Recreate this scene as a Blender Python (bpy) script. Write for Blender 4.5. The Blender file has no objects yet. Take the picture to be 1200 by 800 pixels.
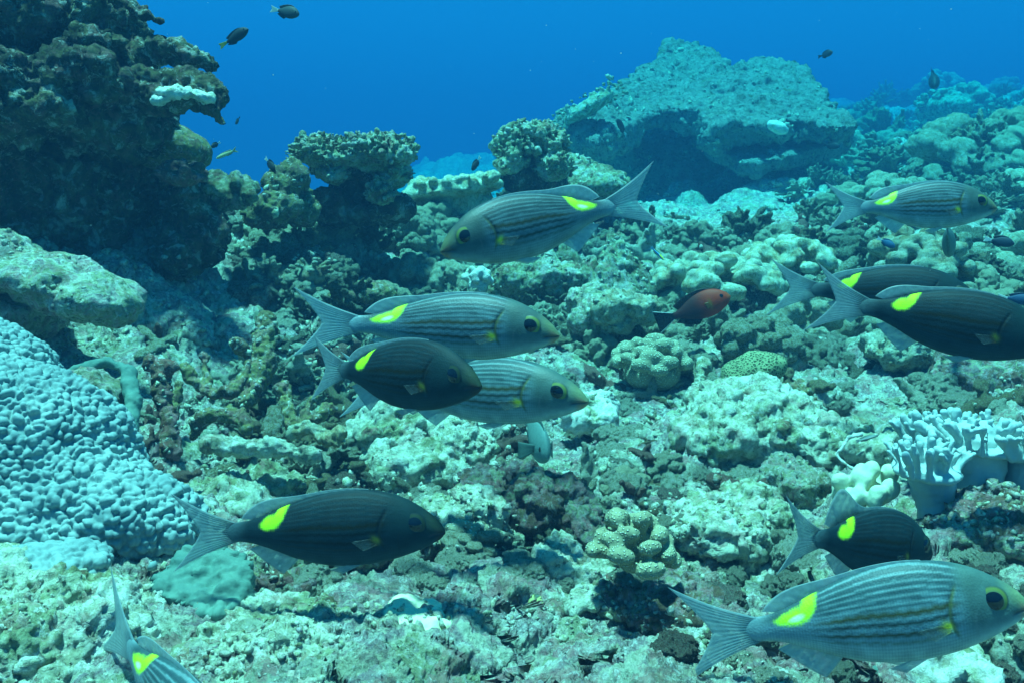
import bpy, bmesh, math, random
import numpy as np
from mathutils import Vector, Matrix
R = math.radians
S = bpy.context.scene
COL = S.collection
random.seed(7)
rng = np.random.default_rng(11)

# ------------------------------------------------------------------ camera
PITCH = R(10.0)
FPX = 1150.0                                   # focal length in pixels of a 1200 px wide frame
CAM = np.array([0.0, 0.0, 0.0])
cam_d = bpy.data.cameras.new('camera')
cam_d.sensor_width = 36.0
cam_d.lens = 36.0 * FPX / 1200.0
cam_d.clip_start = 0.02
cam_d.clip_end = 500.0
cam = bpy.data.objects.new('camera', cam_d)
COL.objects.link(cam)
cam.location = CAM
cam.rotation_euler = (R(90) - PITCH, 0, 0)
S.camera = cam

# ------------------------------------------------------------------ light
SUN_DIR = np.array([-0.12, 0.02, 0.99]); SUN_DIR /= np.linalg.norm(SUN_DIR)   # towards the sun
sun_el = math.asin(SUN_DIR[2]); sun_az = math.atan2(SUN_DIR[0], SUN_DIR[1])
sun_d = bpy.data.lights.new('sun', 'SUN')
sun_d.energy = 5.0
sun_d.angle = R(5.0)                       # the moving surface above spreads the sunlight
sun_d.color = (1.0, 0.85, 0.72)
sun = bpy.data.objects.new('sun', sun_d)
COL.objects.link(sun)
sun.rotation_euler = Vector(-SUN_DIR).to_track_quat('-Z', 'Y').to_euler()

W = bpy.data.worlds.new('World'); S.world = W
W.use_nodes = True
wn, wl = W.node_tree.nodes, W.node_tree.links
wn.clear()
w_out = wn.new('ShaderNodeOutputWorld')
w_sky = wn.new('ShaderNodeTexSky'); w_sky.sky_type = 'NISHITA'; w_sky.sun_disc = False
w_sky.sun_elevation = sun_el; w_sky.sun_rotation = sun_az
w_tint = wn.new('ShaderNodeMix'); w_tint.data_type = 'RGBA'; w_tint.blend_type = 'MULTIPLY'
w_tint.inputs[0].default_value = 1.0
w_tint.inputs[7].default_value = (0.08, 0.60, 0.75, 1)      # the sea soaks up the red
wl.new(w_sky.outputs[0], w_tint.inputs[6])
w_b1 = wn.new('ShaderNodeBackground'); w_b1.inputs[1].default_value = 0.05
wl.new(w_tint.outputs[2], w_b1.inputs[0])
w_tc = wn.new('ShaderNodeTexCoord'); w_sx = wn.new('ShaderNodeSeparateXYZ')
wl.new(w_tc.outputs['Generated'], w_sx.inputs[0])
w_mr = wn.new('ShaderNodeMapRange'); w_mr.inputs[1].default_value = -1; w_mr.inputs[2].default_value = 1
wl.new(w_sx.outputs[2], w_mr.inputs[0])
w_cr = wn.new('ShaderNodeValToRGB')
wl.new(w_mr.outputs[0], w_cr.inputs[0])
e = w_cr.color_ramp.elements
e[0].position = 0.0; e[0].color = (0.0, 0.03, 0.09, 1)
e[1].position = 1.0; e[1].color = (0.06, 0.62, 0.85, 1)
k = w_cr.color_ramp.elements.new(0.46); k.color = (0.003, 0.12, 0.42, 1)
k = w_cr.color_ramp.elements.new(0.60); k.color = (0.004, 0.20, 0.62, 1)
w_b2 = wn.new('ShaderNodeBackground'); w_b2.inputs[1].default_value = 0.14
wl.new(w_cr.outputs[0], w_b2.inputs[0])
w_add = wn.new('ShaderNodeAddShader')
wl.new(w_b1.outputs[0], w_add.inputs[0]); wl.new(w_b2.outputs[0], w_add.inputs[1])
wl.new(w_add.outputs[0], w_out.inputs[0])

S.view_settings.view_transform = 'Standard'
S.view_settings.look = 'None'
S.view_settings.gamma = 1.0
S.view_settings.exposure = 1.75
S.view_settings.use_curve_mapping = False
S.render.engine = 'CYCLES'
cy = S.cycles
cy.max_bounces = 5; cy.diffuse_bounces = 2; cy.glossy_bounces = 2
cy.transmission_bounces = 3; cy.transparent_max_bounces = 8; cy.volume_bounces = 1
cy.use_denoising = True
cy.caustics_reflective = False; cy.caustics_refractive = False

# ------------------------------------------------------------------ small maths
FWD = np.array([0, math.cos(PITCH), -math.sin(PITCH)])
UPV = np.array([0, math.sin(PITCH), math.cos(PITCH)])
RGT = np.array([1.0, 0, 0])

def P(px, py, d):
    """world point at distance d along the view axis, under a pixel of the 1200 x 800 photograph"""
    if d > 4: d = 4 + (d - 4) * 3.0
    return CAM + d * (FWD + RGT * ((px - 600) / FPX) + UPV * ((400 - py) / FPX))

def unit(v):
    v = np.asarray(v, float); return v / (np.linalg.norm(v) + 1e-12)

def sstep(a, b, x):
    t = np.clip((x - a) / (b - a), 0, 1); return t * t * (3 - 2 * t)

def _hash(ix, iy, iz, seed):
    h = (ix.astype(np.int64) * 73856093) ^ (iy.astype(np.int64) * 19349663) ^ (iz.astype(np.int64) * 83492791) ^ (seed * 2654435761)
    h &= 0xFFFFFFFF
    h = ((h ^ (h >> 15)) * 2246822519) & 0xFFFFFFFF
    h = ((h ^ (h >> 13)) * 3266489917) & 0xFFFFFFFF
    return (h ^ (h >> 16)) & 0xFFFFFFFF

_G = rng.normal(size=(256, 3)); _G /= np.linalg.norm(_G, axis=1)[:, None]

def perlin(p, seed=0):
    i = np.floor(p).astype(np.int64); f = p - i
    u = f * f * f * (f * (f * 6 - 15) + 10)
    out = np.zeros(len(p))
    for dx in (0, 1):
        wx = u[:, 0] if dx else 1 - u[:, 0]
        for dy in (0, 1):
            wy = u[:, 1] if dy else 1 - u[:, 1]
            for dz in (0, 1):
                wz = u[:, 2] if dz else 1 - u[:, 2]
                g = _G[_hash(i[:, 0] + dx, i[:, 1] + dy, i[:, 2] + dz, seed) & 255]
                out += wx * wy * wz * (g[:, 0] * (f[:, 0] - dx) + g[:, 1] * (f[:, 1] - dy) + g[:, 2] * (f[:, 2] - dz))
    return out * 1.5

def fbm(p, octv=4, seed=0, gain=0.5):
    a, s, out = 1.0, 1.0, np.zeros(len(p))
    for o in range(octv):
        out += a * perlin(p * s + 17.3 * o, seed + o)
        a *= gain; s *= 2.03
    return out

def worley(p, seed=0, dim=3):
    """nearest feature point: distance, and a random number of that cell"""
    i = np.floor(p).astype(np.int64)
    best = np.full(len(p), 9.0); cell = np.zeros(len(p))
    rz = (-1, 0, 1) if dim == 3 else (0,)
    for dx in (-1, 0, 1):
        for dy in (-1, 0, 1):
            for dz in rz:
                a, b, c = i[:, 0] + dx, i[:, 1] + dy, (i[:, 2] + dz if dim == 3 else np.zeros(len(p), np.int64))
                h = _hash(a, b, c, seed)
                q = (a + (h & 1023) / 1023.0 - p[:, 0]) ** 2 + (b + ((h >> 10) & 1023) / 1023.0 - p[:, 1]) ** 2
                if dim == 3:
                    q += (c + ((h >> 20) & 1023) / 1023.0 - p[:, 2]) ** 2
                m = q < best
                best[m] = q[m]; cell[m] = ((h >> 5) & 4095)[m] / 4095.0
    return np.sqrt(best), cell

def dome(f, r=0.75):
    return np.sqrt(np.clip(1 - (f / r) ** 2, 0, 1))

# ------------------------------------------------------------------ meshes
def mesh_from(name, verts, faces, smooth=True):
    verts = np.asarray(verts, np.float32); faces = np.asarray(faces, np.int32)
    me = bpy.data.meshes.new(name)
    n = faces.shape[1]
    me.vertices.add(len(verts)); me.vertices.foreach_set('co', verts.ravel())
    me.loops.add(faces.size); me.loops.foreach_set('vertex_index', faces.ravel())
    me.polygons.add(len(faces))
    me.polygons.foreach_set('loop_start', np.arange(0, faces.size, n, dtype=np.int32))
    me.update(calc_edges=True); me.validate()
    if smooth:
        me.polygons.foreach_set('use_smooth', np.ones(len(me.polygons), bool))
    return me

def coords(me):
    a = np.empty(len(me.vertices) * 3, np.float32); me.vertices.foreach_get('co', a); return a.reshape(-1, 3).astype(float)

def normals(me):
    a = np.empty(len(me.vertices) * 3, np.float32); me.vertex_normals.foreach_get('vector', a); return a.reshape(-1, 3).astype(float)

def set_coords(me, v):
    me.vertices.foreach_set('co', np.asarray(v, np.float32).ravel()); me.update()

def fattr(me, name, vals):
    at = me.attributes.new(name, 'FLOAT', 'POINT'); at.data.foreach_set('value', np.asarray(vals, np.float32))

def cattr(me, name, rgb):
    at = me.color_attributes.new(name, 'FLOAT_COLOR', 'POINT')
    c = np.ones((len(rgb), 4), np.float32); c[:, :3] = rgb
    at.data.foreach_set('color', c.ravel())

def link(name, me, mat=None, parent=None, loc=None):
    o = bpy.data.objects.new(name, me); COL.objects.link(o)
    if mat is not None and me is not None:
        me.materials.clear(); me.materials.append(mat)
    if parent is not None: o.parent = parent
    if loc is not None: o.location = loc
    return o

def tag(o, label=None, cat=None, group=None, kind=None):
    if label: o['label'] = label
    if cat: o['category'] = cat
    if group: o['group'] = group
    if kind: o['kind'] = kind
    return o

class Prims:
    """ellipsoids and tapered tubes that get fused into one skin"""
    def __init__(s): s.bm = bmesh.new()
    def ell(s, c, r, rot=None, sub=3):
        m = Matrix.Translation(Vector(c))
        if rot is not None: m = m @ rot.to_4x4()
        m = m @ Matrix.Diagonal((r[0], r[1], r[2], 1))
        bmesh.ops.create_icosphere(s.bm, subdivisions=sub, radius=1, matrix=m)
    def tube(s, pts, rad, seg=10):
        pts = [Vector(p) for p in pts]
        if not hasattr(rad, '__len__'): rad = [rad] * len(pts)
        rings = []
        for i, p in enumerate(pts):
            t = (pts[min(i + 1, len(pts) - 1)] - pts[max(i - 1, 0)]).normalized()
            a = t.orthogonal().normalized(); b = t.cross(a)
            if rings:
                a = (pa - t * pa.dot(t)).normalized(); b = t.cross(a)
            pa = a
            rings.append([s.bm.verts.new(p + (a * math.cos(q) + b * math.sin(q)) * rad[i]) for q in [2 * math.pi * k / seg for k in range(seg)]])
        for r0, r1 in zip(rings, rings[1:]):
            for k in range(seg):
                s.bm.faces.new((r0[k], r0[(k + 1) % seg], r1[(k + 1) % seg], r1[k]))
        s.bm.faces.new(rings[0][::-1]); s.bm.faces.new(rings[-1])
        s.ell(pts[0], [rad[0]] * 3, sub=2); s.ell(pts[-1], [rad[-1]] * 3, sub=2)
    def slab(s, outline, normal, thick):
        n = Vector(normal)
        lo = [s.bm.verts.new(Vector(p) - n * thick * .5) for p in outline]
        hi = [s.bm.verts.new(Vector(p) + n * thick * .5) for p in outline]
        s.bm.faces.new(lo[::-1]); s.bm.faces.new(hi)
        for k in range(len(lo)):
            q = (k + 1) % len(lo); s.bm.faces.new((lo[k], lo[q], hi[q], hi[k]))
    def fuse(s, name, voxel, smooth=4):
        bmesh.ops.recalc_face_normals(s.bm, faces=s.bm.faces)
        me = bpy.data.meshes.new('raw'); s.bm.to_mesh(me); s.bm.free()
        o = bpy.data.objects.new('raw', me); COL.objects.link(o)
        m = o.modifiers.new('r', 'REMESH'); m.mode = 'VOXEL'; m.voxel_size = voxel; m.use_smooth_shade = True
        if smooth:
            q = o.modifiers.new('s', 'SMOOTH'); q.iterations = smooth; q.factor = 0.5
        dg = bpy.context.evaluated_depsgraph_get()
        out = bpy.data.meshes.new_from_object(o.evaluated_get(dg))
        bpy.data.objects.remove(o); bpy.data.meshes.remove(me)
        out.name = name
        out.polygons.foreach_set('use_smooth', np.ones(len(out.polygons), bool))
        return out

def rough_up(me, layers, seed=0):
    """push the skin along its normal: ('fbm'|'dome'|'pit', size in metres, amplitude in metres)"""
    for q, (kind, size, amp) in enumerate(layers):
        v, n = coords(me), normals(me)
        p = v / size + 31.7 * (seed + q)
        if kind == 'fbm': h = fbm(p, 4, seed + q, 0.55)
        elif kind == 'dome':
            f, c = worley(p, seed + q); h = dome(f, 0.8) * (0.55 + 0.45 * c) - 0.4
        elif kind == 'pit':
            f, c = worley(p, seed + q); h = -np.clip(1 - f / 0.45, 0, 1) * (c > 0.55)
        elif kind == 'ridge': h = 1 - 2 * np.abs(fbm(p, 3, seed + q))
        set_coords(me, v + n * (h * amp)[:, None])
    return me

def cells(me, size, seed=0):
    f, c = worley(coords(me) / size, seed); fattr(me, 'cell', c)

# ------------------------------------------------------------------ materials
class NT:
    def __init__(s, name):
        s.m = bpy.data.materials.new(name); s.m.use_nodes = True
        s.n, s.l = s.m.node_tree.nodes, s.m.node_tree.links
        s.n.clear(); s.out = s.n.new('ShaderNodeOutputMaterial')
    def new(s, t, **kw):
        x = s.n.new(t)
        for a, b in kw.items(): setattr(x, a, b)
        return x
    def noise(s, vec, scale, detail=5, rough=0.6, dist=0.0):
        x = s.new('ShaderNodeTexNoise')
        x.inputs['Scale'].default_value = scale; x.inputs['Detail'].default_value = detail
        x.inputs['Roughness'].default_value = rough; x.inputs['Distortion'].default_value = dist
        s.l.new(vec, x.inputs['Vector']); return x.outputs['Fac']
    def voro(s, vec, scale, feature='F1', out='Distance', rnd=1.0):
        x = s.new('ShaderNodeTexVoronoi', feature=feature)
        x.inputs['Scale'].default_value = scale; x.inputs['Randomness'].default_value = rnd
        s.l.new(vec, x.inputs['Vector']); return x.outputs[out]
    def ramp(s, fac, stops, interp='LINEAR'):
        x = s.new('ShaderNodeValToRGB'); x.color_ramp.interpolation = interp
        el = x.color_ramp.elements
        while len(el) < len(stops): el.new(0.5)
        for q, (p, c) in zip(el, stops): q.position = p
        for q, (p, c) in zip(el, stops):
            q.position = p; q.color = (c[0], c[1], c[2], 1) if hasattr(c, '__len__') else (c, c, c, 1)
        s.l.new(fac, x.inputs[0]); return x.outputs[0]
    def mix(s, fac, a, b, mode='MIX'):
        x = s.new('ShaderNodeMix', data_type='RGBA', blend_type=mode)
        for sock, val in ((x.inputs[0], fac), (x.inputs[6], a), (x.inputs[7], b)):
            if isinstance(val, bpy.types.NodeSocket): s.l.new(val, sock)
            elif hasattr(val, '__len__'): sock.default_value = (val[0], val[1], val[2], 1)
            else: sock.default_value = val
        return x.outputs[2]
    def math(s, op, a, b=0.0):
        x = s.new('ShaderNodeMath', operation=op)
        for sock, val in ((x.inputs[0], a), (x.inputs[1], b)):
            if isinstance(val, bpy.types.NodeSocket): s.l.new(val, sock)
            else: sock.default_value = val
        return x.outputs[0]
    def bump(s, h, strength, dist):
        x = s.new('ShaderNodeBump'); x.inputs['Strength'].default_value = strength; x.inputs['Distance'].default_value = dist
        s.l.new(h, x.inputs['Height']); return x.outputs[0]
    def bsdf(s, col, rough=0.9, normal=None, spec=0.15, metal=0.0):
        b = s.new('ShaderNodeBsdfPrincipled')
        if isinstance(col, bpy.types.NodeSocket): s.l.new(col, b.inputs['Base Color'])
        else: b.inputs['Base Color'].default_value = (*col, 1)
        b.inputs['Roughness'].default_value = rough; b.inputs['Specular IOR Level'].default_value = spec
        b.inputs['Metallic'].default_value = metal
        if normal is not None: s.l.new(normal, b.inputs['Normal'])
        s.l.new(b.outputs[0], s.out.inputs[0]); return b

PALE = (0.64, 0.64, 0.50); TURF = (0.31, 0.36, 0.20); PINK = (0.42, 0.20, 0.20); MAROON = (0.13, 0.065, 0.055)
DARK = (0.075, 0.06, 0.045); OLIVE = (0.28, 0.25, 0.09); WHITE = (0.80, 0.79, 0.72); GREY = (0.42, 0.42, 0.37)
TAN = (0.40, 0.33, 0.19)

def reef_mat(name, cols, scale=9.0, fine=70.0, bump=0.9, bdist=0.006, white=0.45, pink=0.3, vary=0.3, attr=False, olive=0.5, dark=0.75):
    t = NT(name)
    tc = t.new('ShaderNodeTexCoord'); v = tc.outputs['Object']
    oi = t.new('ShaderNodeObjectInfo')
    off = t.new('ShaderNodeVectorMath', operation='ADD'); t.l.new(v, off.inputs[0])
    cmb = t.new('ShaderNodeCombineXYZ')
    r10 = t.math('MULTIPLY', oi.outputs['Random'], 37.0)
    for q in range(3): t.l.new(r10, cmb.inputs[q])
    t.l.new(cmb.outputs[0], off.inputs[1]); v = off.outputs[0]
    def spread(x, k=3.3): return t.math('ADD', t.math('MULTIPLY', t.math('SUBTRACT', x, 0.5), k), 0.5)
    a = spread(t.noise(v, scale, 8, 0.72, 0.6))
    if attr:
        at = t.new('ShaderNodeAttribute', attribute_name='cell')
        a = t.math('ADD', t.math('MULTIPLY', a, 0.70), t.math('MULTIPLY', at.outputs['Fac'], 0.30))
    col = t.ramp(a, [(q / (len(cols) - 1), c) for q, c in enumerate(cols)])
    h = spread(t.noise(v, scale * 2.3, 8, 0.75, 0.7))
    col = t.mix(t.ramp(h, [(0.0, 0.0), (0.58, 0.0), (0.74, pink)]), col, PINK)
    o2 = spread(t.noise(v, scale * 1.5, 8, 0.75, 1.0))
    col = t.mix(t.ramp(o2, [(0.26, olive), (0.42, 0.0), (1, 0.0)]), col, (0.16, 0.15, 0.055))
    g = spread(t.noise(v, fine * 0.4, 8, 0.8, 0.8))
    col = t.mix(t.ramp(g, [(0.0, 0.0), (0.62, 0.0), (0.85, white)]), col, WHITE)
    f = spread(t.noise(v, fine * 0.9, 8, 0.85))
    col = t.mix(t.ramp(f, [(0.12, dark), (0.44, 0.0), (1, 0.0)]), col, (0.05, 0.045, 0.03))
    hs = t.new('ShaderNodeHueSaturation')
    val = t.new('ShaderNodeMapRange'); val.inputs[3].default_value = 1 - vary; val.inputs[4].default_value = 1 + vary
    t.l.new(oi.outputs['Random'], val.inputs[0]); t.l.new(val.outputs[0], hs.inputs['Value']); t.l.new(col, hs.inputs['Color'])
    b1 = t.math('ADD', t.noise(v, fine * 1.1, 8, 0.8), t.math('MULTIPLY', t.noise(v, fine * 0.3, 7, 0.75), 2.2))
    t.bsdf(hs.outputs[0], 0.95, t.bump(b1, bump, bdist), 0.06)
    return t.m

M = {}
BRN = (0.17, 0.12, 0.075); DTURF = (0.15, 0.17, 0.10); MAUVE = (0.30, 0.23, 0.25)
M['ground'] = reef_mat('reef_turf', [DTURF, GREY, TURF, PALE, MAUVE, PALE, (.42,.46,.33), GREY, WHITE], 7.0, 90.0, 1.0, 0.008, 0.8, 0.6, 0.0, True, .35)
M['boulder'] = reef_mat('boulder_turf', [DTURF, TURF, GREY, TURF, PALE, MAUVE, PALE], 12.0, 110.0, 1.0, 0.006, 0.7, 0.5, .25, False, .4)
M['pale'] = reef_mat('pale_turf', [BRN, TURF, (.42, .45, .30), PALE, (.52, .54, .40), (.66, .68, .56), WHITE], 10.0, 110.0, 1.0, 0.005, 0.7, 0.45, .1, False, .45, .6)
M['red'] = reef_mat('coralline_crust', [BRN, (.18, .10, .08), BRN, MAUVE, TURF, GREY, PINK], 16.0, 120.0, 1.0, 0.006, 0.3, 0.6)
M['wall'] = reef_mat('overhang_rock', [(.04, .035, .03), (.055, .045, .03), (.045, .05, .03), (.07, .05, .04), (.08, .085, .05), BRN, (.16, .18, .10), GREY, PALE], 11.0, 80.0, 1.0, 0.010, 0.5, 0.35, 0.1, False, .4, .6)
M['bommie'] = reef_mat('bommie_rock', [TURF, GREY, (.46, .50, .44), (.40, .44, .36), PALE], 5.0, 26.0, 1.0, 0.04, 0.4, 0.1, 0.1, False, 0.35, 0.9)
M['knob'] = reef_mat('knobbly_coral', [BRN, TAN, (.40, .42, .30), (.46, .48, .36), PALE], 16.0, 150.0, 0.9, 0.005, 0.35, 0.15, 0.4)
M['branch'] = reef_mat('branch_coral', [DTURF, BRN, TURF, GREY, (.40, .42, .36)], 18.0, 130.0, 1.0, 0.005, 0.35, 0.4, 0.4)
M['dead'] = reef_mat('dead_coral', [DARK, BRN, (0.20, 0.16, 0.10), OLIVE, DTURF, GREY], 20.0, 160.0, 1.0, 0.004, 0.45, 0.45, 0.2)
M['rose'] = reef_mat('rosy_crust', [MAROON, (0.30, 0.13, 0.10), BRN, PINK, (0.5, 0.36, 0.30)], 28.0, 170.0, 1.0, 0.004, 0.35, 0.3, 0.1)

def soft_mat(name, col, col2, fine=120, sub=0.0, bump=0.25):
    t = NT(name)
    tc = t.new('ShaderNodeTexCoord'); v = tc.outputs['Object']
    c = t.ramp(t.noise(v, 14, 6, 0.65, 0.3), [(0.36, col2), (0.6, col)])
    c = t.mix(t.ramp(t.voro(v, fine * 2.4), [(0.0, 0.35), (0.35, 0.0)]), c, tuple(min(1, x * 1.35) for x in col))
    t.bsdf(c, 0.75, t.bump(t.noise(v, fine, 5, 0.6), bump, 0.003), 0.2)
    return t.m
M['bumpy'] = soft_mat('bumpy_coral_skin', (0.27, 0.345, 0.335), (0.16, 0.23, 0.235))
M['leather'] = soft_mat('leather_coral_skin', (0.42, 0.50, 0.48), (0.36, 0.45, 0.45), 160)
M['lobed'] = soft_mat('lobed_coral_skin', (0.58, 0.60, 0.42), (0.48, 0.52, 0.38), 160)
M['plate'] = soft_mat('plate_coral_skin', (0.13, 0.22, 0.18), (0.075, 0.15, 0.13), 60, bump=0.6)
M['cream'] = soft_mat('cream_coral_skin', (0.85, 0.80, 0.55), (0.74, 0.66, 0.40), 120, bump=0.5)
M['sand'] = reef_mat('white_sand', [TURF, PALE, WHITE, (.6, .6, .52), WHITE], 20.0, 160.0, 0.8, 0.004, 0.6, 0.15, 0.05, False, .25, .4)

def dotted_mat(name, base, dot, scale, r0=0.22, r1=0.36):
    t = NT(name)
    tc = t.new('ShaderNodeTexCoord'); v = tc.outputs['Object']
    d = t.voro(v, scale)
    c0 = t.ramp(t.noise(v, 25, 5, 0.6), [(0.35, tuple(x * 0.7 for x in base)), (0.65, base)])
    c = t.mix(t.ramp(d, [(r0, 1.0), (r1, 0.0)]), c0, dot)
    t.bsdf(c, 0.8, t.bump(t.ramp(d, [(0.1, 1.0), (0.5, 0.0)]), 0.8, 0.002), 0.15)
    return t.m
M['dotted'] = dotted_mat('dotted_coral_skin', (0.34, 0.32, 0.20), (0.62, 0.62, 0.50), 300, .16, .34)
M['polyp'] = dotted_mat('polyp_coral_skin', (0.33, 0.31, 0.20), (0.62, 0.62, 0.48), 230)

def comb_mat(name, wallc, pit, scale, w=0.10):
    t = NT(name)
    tc = t.new('ShaderNodeTexCoord'); v = tc.outputs['Object']
    d = t.voro(v, scale, 'DISTANCE_TO_EDGE')
    m = t.ramp(d, [(w, 0.0), (w * 2.4, 1.0)])
    c = t.mix(m, t.ramp(t.noise(v, 30, 4, 0.6), [(0.3, tuple(x * 0.75 for x in wallc)), (0.7, wallc)]), pit)
    t.bsdf(c, 0.85, t.bump(t.math('SUBTRACT', 1.0, m), 1.0, 0.004), 0.1)
    return t.m
M['brain'] = comb_mat('brain_coral_skin', (0.30, 0.34, 0.18), (0.09, 0.11, 0.06), 165, 0.12)
M['honey'] = comb_mat('honeycomb_coral_skin', (0.44, 0.42, 0.18), (0.08, 0.12, 0.09), 105, 0.10)

# ------------------------------------------------------------------ the slope of the reef
CP = [  # pixel x, pixel y, distance along the view axis
    (0, 800, .86), (150, 800, .88), (300, 800, .90), (600, 800, .95), (900, 800, .97), (1200, 800, .95),
    (-200, 720, .95), (100, 720, 1.0), (300, 700, 1.06), (450, 690, 1.15), (600, 700, 1.13), (800, 700, 1.15), (1000, 700, 1.12), (1200, 690, 1.08), (1400, 690, 1.1),
    (50, 640, 1.22), (280, 610, 1.32), (450, 600, 1.40), (620, 600, 1.36), (800, 610, 1.36), (1000, 600, 1.34), (1150, 600, 1.30), (1300, 600, 1.3),
    (-150, 560, 1.25), (60, 500, 1.50), (220, 510, 1.62), (450, 510, 1.72), (620, 510, 1.80), (800, 510, 1.78), (950, 510, 1.72), (1150, 500, 1.66), (1350, 500, 1.6),
    (-200, 420, 1.5), (40, 420, 1.75), (200, 410, 2.0), (400, 410, 2.3), (600, 410, 2.45), (800, 410, 2.4), (1000, 410, 2.3), (1200, 410, 2.15), (1400, 400, 2.1),
    (-200, 320, 1.8), (0, 320, 2.05), (150, 330, 2.2), (300, 330, 2.5), (450, 330, 2.9), (600, 330, 3.2), (800, 330, 3.1), (1000, 330, 3.0), (1200, 330, 2.8), (1400, 320, 2.8),
    (300, 270, 2.75), (400, 255, 3.2), (500, 248, 3.7), (600, 250, 4.2), (720, 262, 4.4), (850, 270, 4.3), (1000, 265, 3.9), (1200, 265, 3.6), (1450, 260, 3.6),
    (850, 234, 6.4), (780, 228, 6.2), (950, 212, 5.0), (1100, 205, 4.9), (1200, 200, 4.8), (1500, 190, 4.8),
    (1000, 165, 7.2), (1120, 160, 7.6), (1250, 155, 7.6), (1000, 125, 14), (1120, 122, 14), (1250, 110, 14), (1600, 100, 14),
    (1000, 105, 24), (1150, 98, 24), (1300, 90, 24), (1150, 88, 34), (1300, 80, 34),
    (250, 420, 4.6), (350, 400, 5.2), (480, 330, 6.0), (620, 290, 7.0), (480, 205, 13), (560, 196, 13), (430, 225, 11), (300, 300, 7.5), (0, 420, 6.0), (-400, 420, 6.0),
    (200, 300, 12), (500, 270, 18), (750, 215, 16), (850, 165, 17), (300, 330, 22), (700, 300, 25), (950, 120, 24), (0, 330, 20),
]
CPW = np.array([P(*c) for c in CP])
_c = 0.35
def _phi(a, b): return np.sqrt(((a[:, None, :] - b[None]) ** 2).sum(-1) + _c * _c)
_n = len(CPW)
_A = np.zeros((_n + 3, _n + 3)); _A[:_n, :_n] = _phi(CPW[:, :2], CPW[:, :2]) - 0.04 * np.eye(_n)
_A[:_n, _n] = 1; _A[:_n, _n + 1:] = CPW[:, :2]; _A[_n, :_n] = 1; _A[_n + 1:, :_n] = CPW[:, :2].T
_w = np.linalg.solve(_A, np.concatenate([CPW[:, 2], np.zeros(3)]))
def base_z(xy):
    out = np.empty(len(xy))
    for s in range(0, len(xy), 20000):
        q = xy[s:s + 20000]
        out[s:s + 20000] = _phi(q, CPW[:, :2]) @ _w[:_n] + _w[_n] + q @ _w[_n + 1:]
    return np.where(out > 2.0, 2.0 + np.tanh((out - 2.0) / 1.2) * .8, np.maximum(out, -9.0))

NR = 860
ang = np.concatenate([np.linspace(-115, -50, 60, endpoint=False), np.linspace(-50, -31, 190, endpoint=False), np.linspace(-31, 31, 950, endpoint=False), np.linspace(31, 50, 190, endpoint=False), np.linspace(50, 115, 61)])
ang = np.radians(ang); NA = len(ang)
rad = np.concatenate([np.linspace(0.12, 0.62, 20, endpoint=False), np.exp(np.linspace(math.log(0.62), math.log(7.0), NR - 160, endpoint=False)), np.exp(np.linspace(math.log(7.0), math.log(90.0), 240))])
NR = len(rad)
gx = (np.sin(ang)[None, :] * rad[:, None]).ravel(); gy = (np.cos(ang)[None, :] * rad[:, None]).ravel()
# coarse evaluation of the smooth slope, then bilinear up
cr = np.linspace(0, NR - 1, 160).astype(int); ca = np.linspace(0, NA - 1, 190).astype(int)
zz = base_z(np.stack([np.outer(rad[cr], np.sin(ang[ca])).ravel(), np.outer(rad[cr], np.cos(ang[ca])).ravel()], 1)).reshape(len(cr), len(ca))
t1 = np.array([np.interp(np.arange(NA), ca, row) for row in zz])
gz = np.array([np.interp(np.arange(NR), cr, t1[:, k]) for k in range(NA)]).T.ravel()
V = np.stack([gx, gy, gz], 1)

def grid_normals(V):
    G = V.reshape(NR, NA, 3)
    du = np.gradient(G, axis=1); dv = np.gradient(G, axis=0)
    n = np.cross(du, dv); n /= np.linalg.norm(n, axis=2)[..., None] + 1e-12
    n = np.where(n[..., 2:3] < 0, -n, n)
    return n.reshape(-1, 3)

dist = np.sqrt(gx ** 2 + gy ** 2)
far = sstep(3.5, 8.0, dist)
nb = fbm(V * 1.1, 4, 3)
V[:, 2] += fbm(V * .42, 4, 13) * .45 * sstep(7, 14, dist) + nb * (0.05 + 0.30 * far) * sstep(0.4, 1.2, dist)
# lumpy heads, three sizes; where a slow noise says so the ground stays smooth
lump = sstep(-0.25, 0.35, fbm(V * 1.7, 3, 9) + 0.25 * sstep(1.2, 2.4, dist) - 0.12)
N = grid_normals(V)
wob = np.stack([perlin(V * 14, 41), perlin(V * 14, 42), perlin(V * 14, 43)], 1) * 0.02
f, c1 = worley((V + wob) / 0.24, 21, 2)
V = V + N * (((dome(f, 0.72) * (0.3 + 0.7 * c1)) - 0.25) * 0.060 * (0.35 + lump))[:, None]
N = grid_normals(V)
f, c2 = worley((V + wob) / 0.085, 22, 2)
V = V + N * (((dome(f, 0.75) * (0.2 + 0.8 * c2)) - 0.3) * 0.030 * (0.2 + lump) * (1 - 0.6 * far))[:, None]
N = grid_normals(V)
f, c3 = worley(V / 0.034, 23, 3)
amp3 = 0.016 * (0.35 + 0.65 * sstep(-0.2, 0.3, perlin(V * 5, 77)))
V = V + N * (((dome(f, 0.8) * (0.2 + 0.8 * c3)) - 0.3) * amp3 * (1 - 0.7 * far))[:, None]
N = grid_normals(V)
V = V + N * (fbm(V * 55, 5, 31, 0.68) * 0.0055 - np.clip(fbm(V * 19, 3, 33) - 0.12, 0, 1) * 0.028)[:, None]
idx = np.arange(NR * NA).reshape(NR, NA)
F = np.stack([idx[:-1, :-1].ravel(), idx[:-1, 1:].ravel(), idx[1:, 1:].ravel(), idx[1:, :-1].ravel()], 1)
me = mesh_from('seabed', V, F)
fattr(me, 'cell', 0.5 * c2 + 0.5 * c1)
seabed = tag(link('seabed', me, M['ground']), kind='structure')

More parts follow.
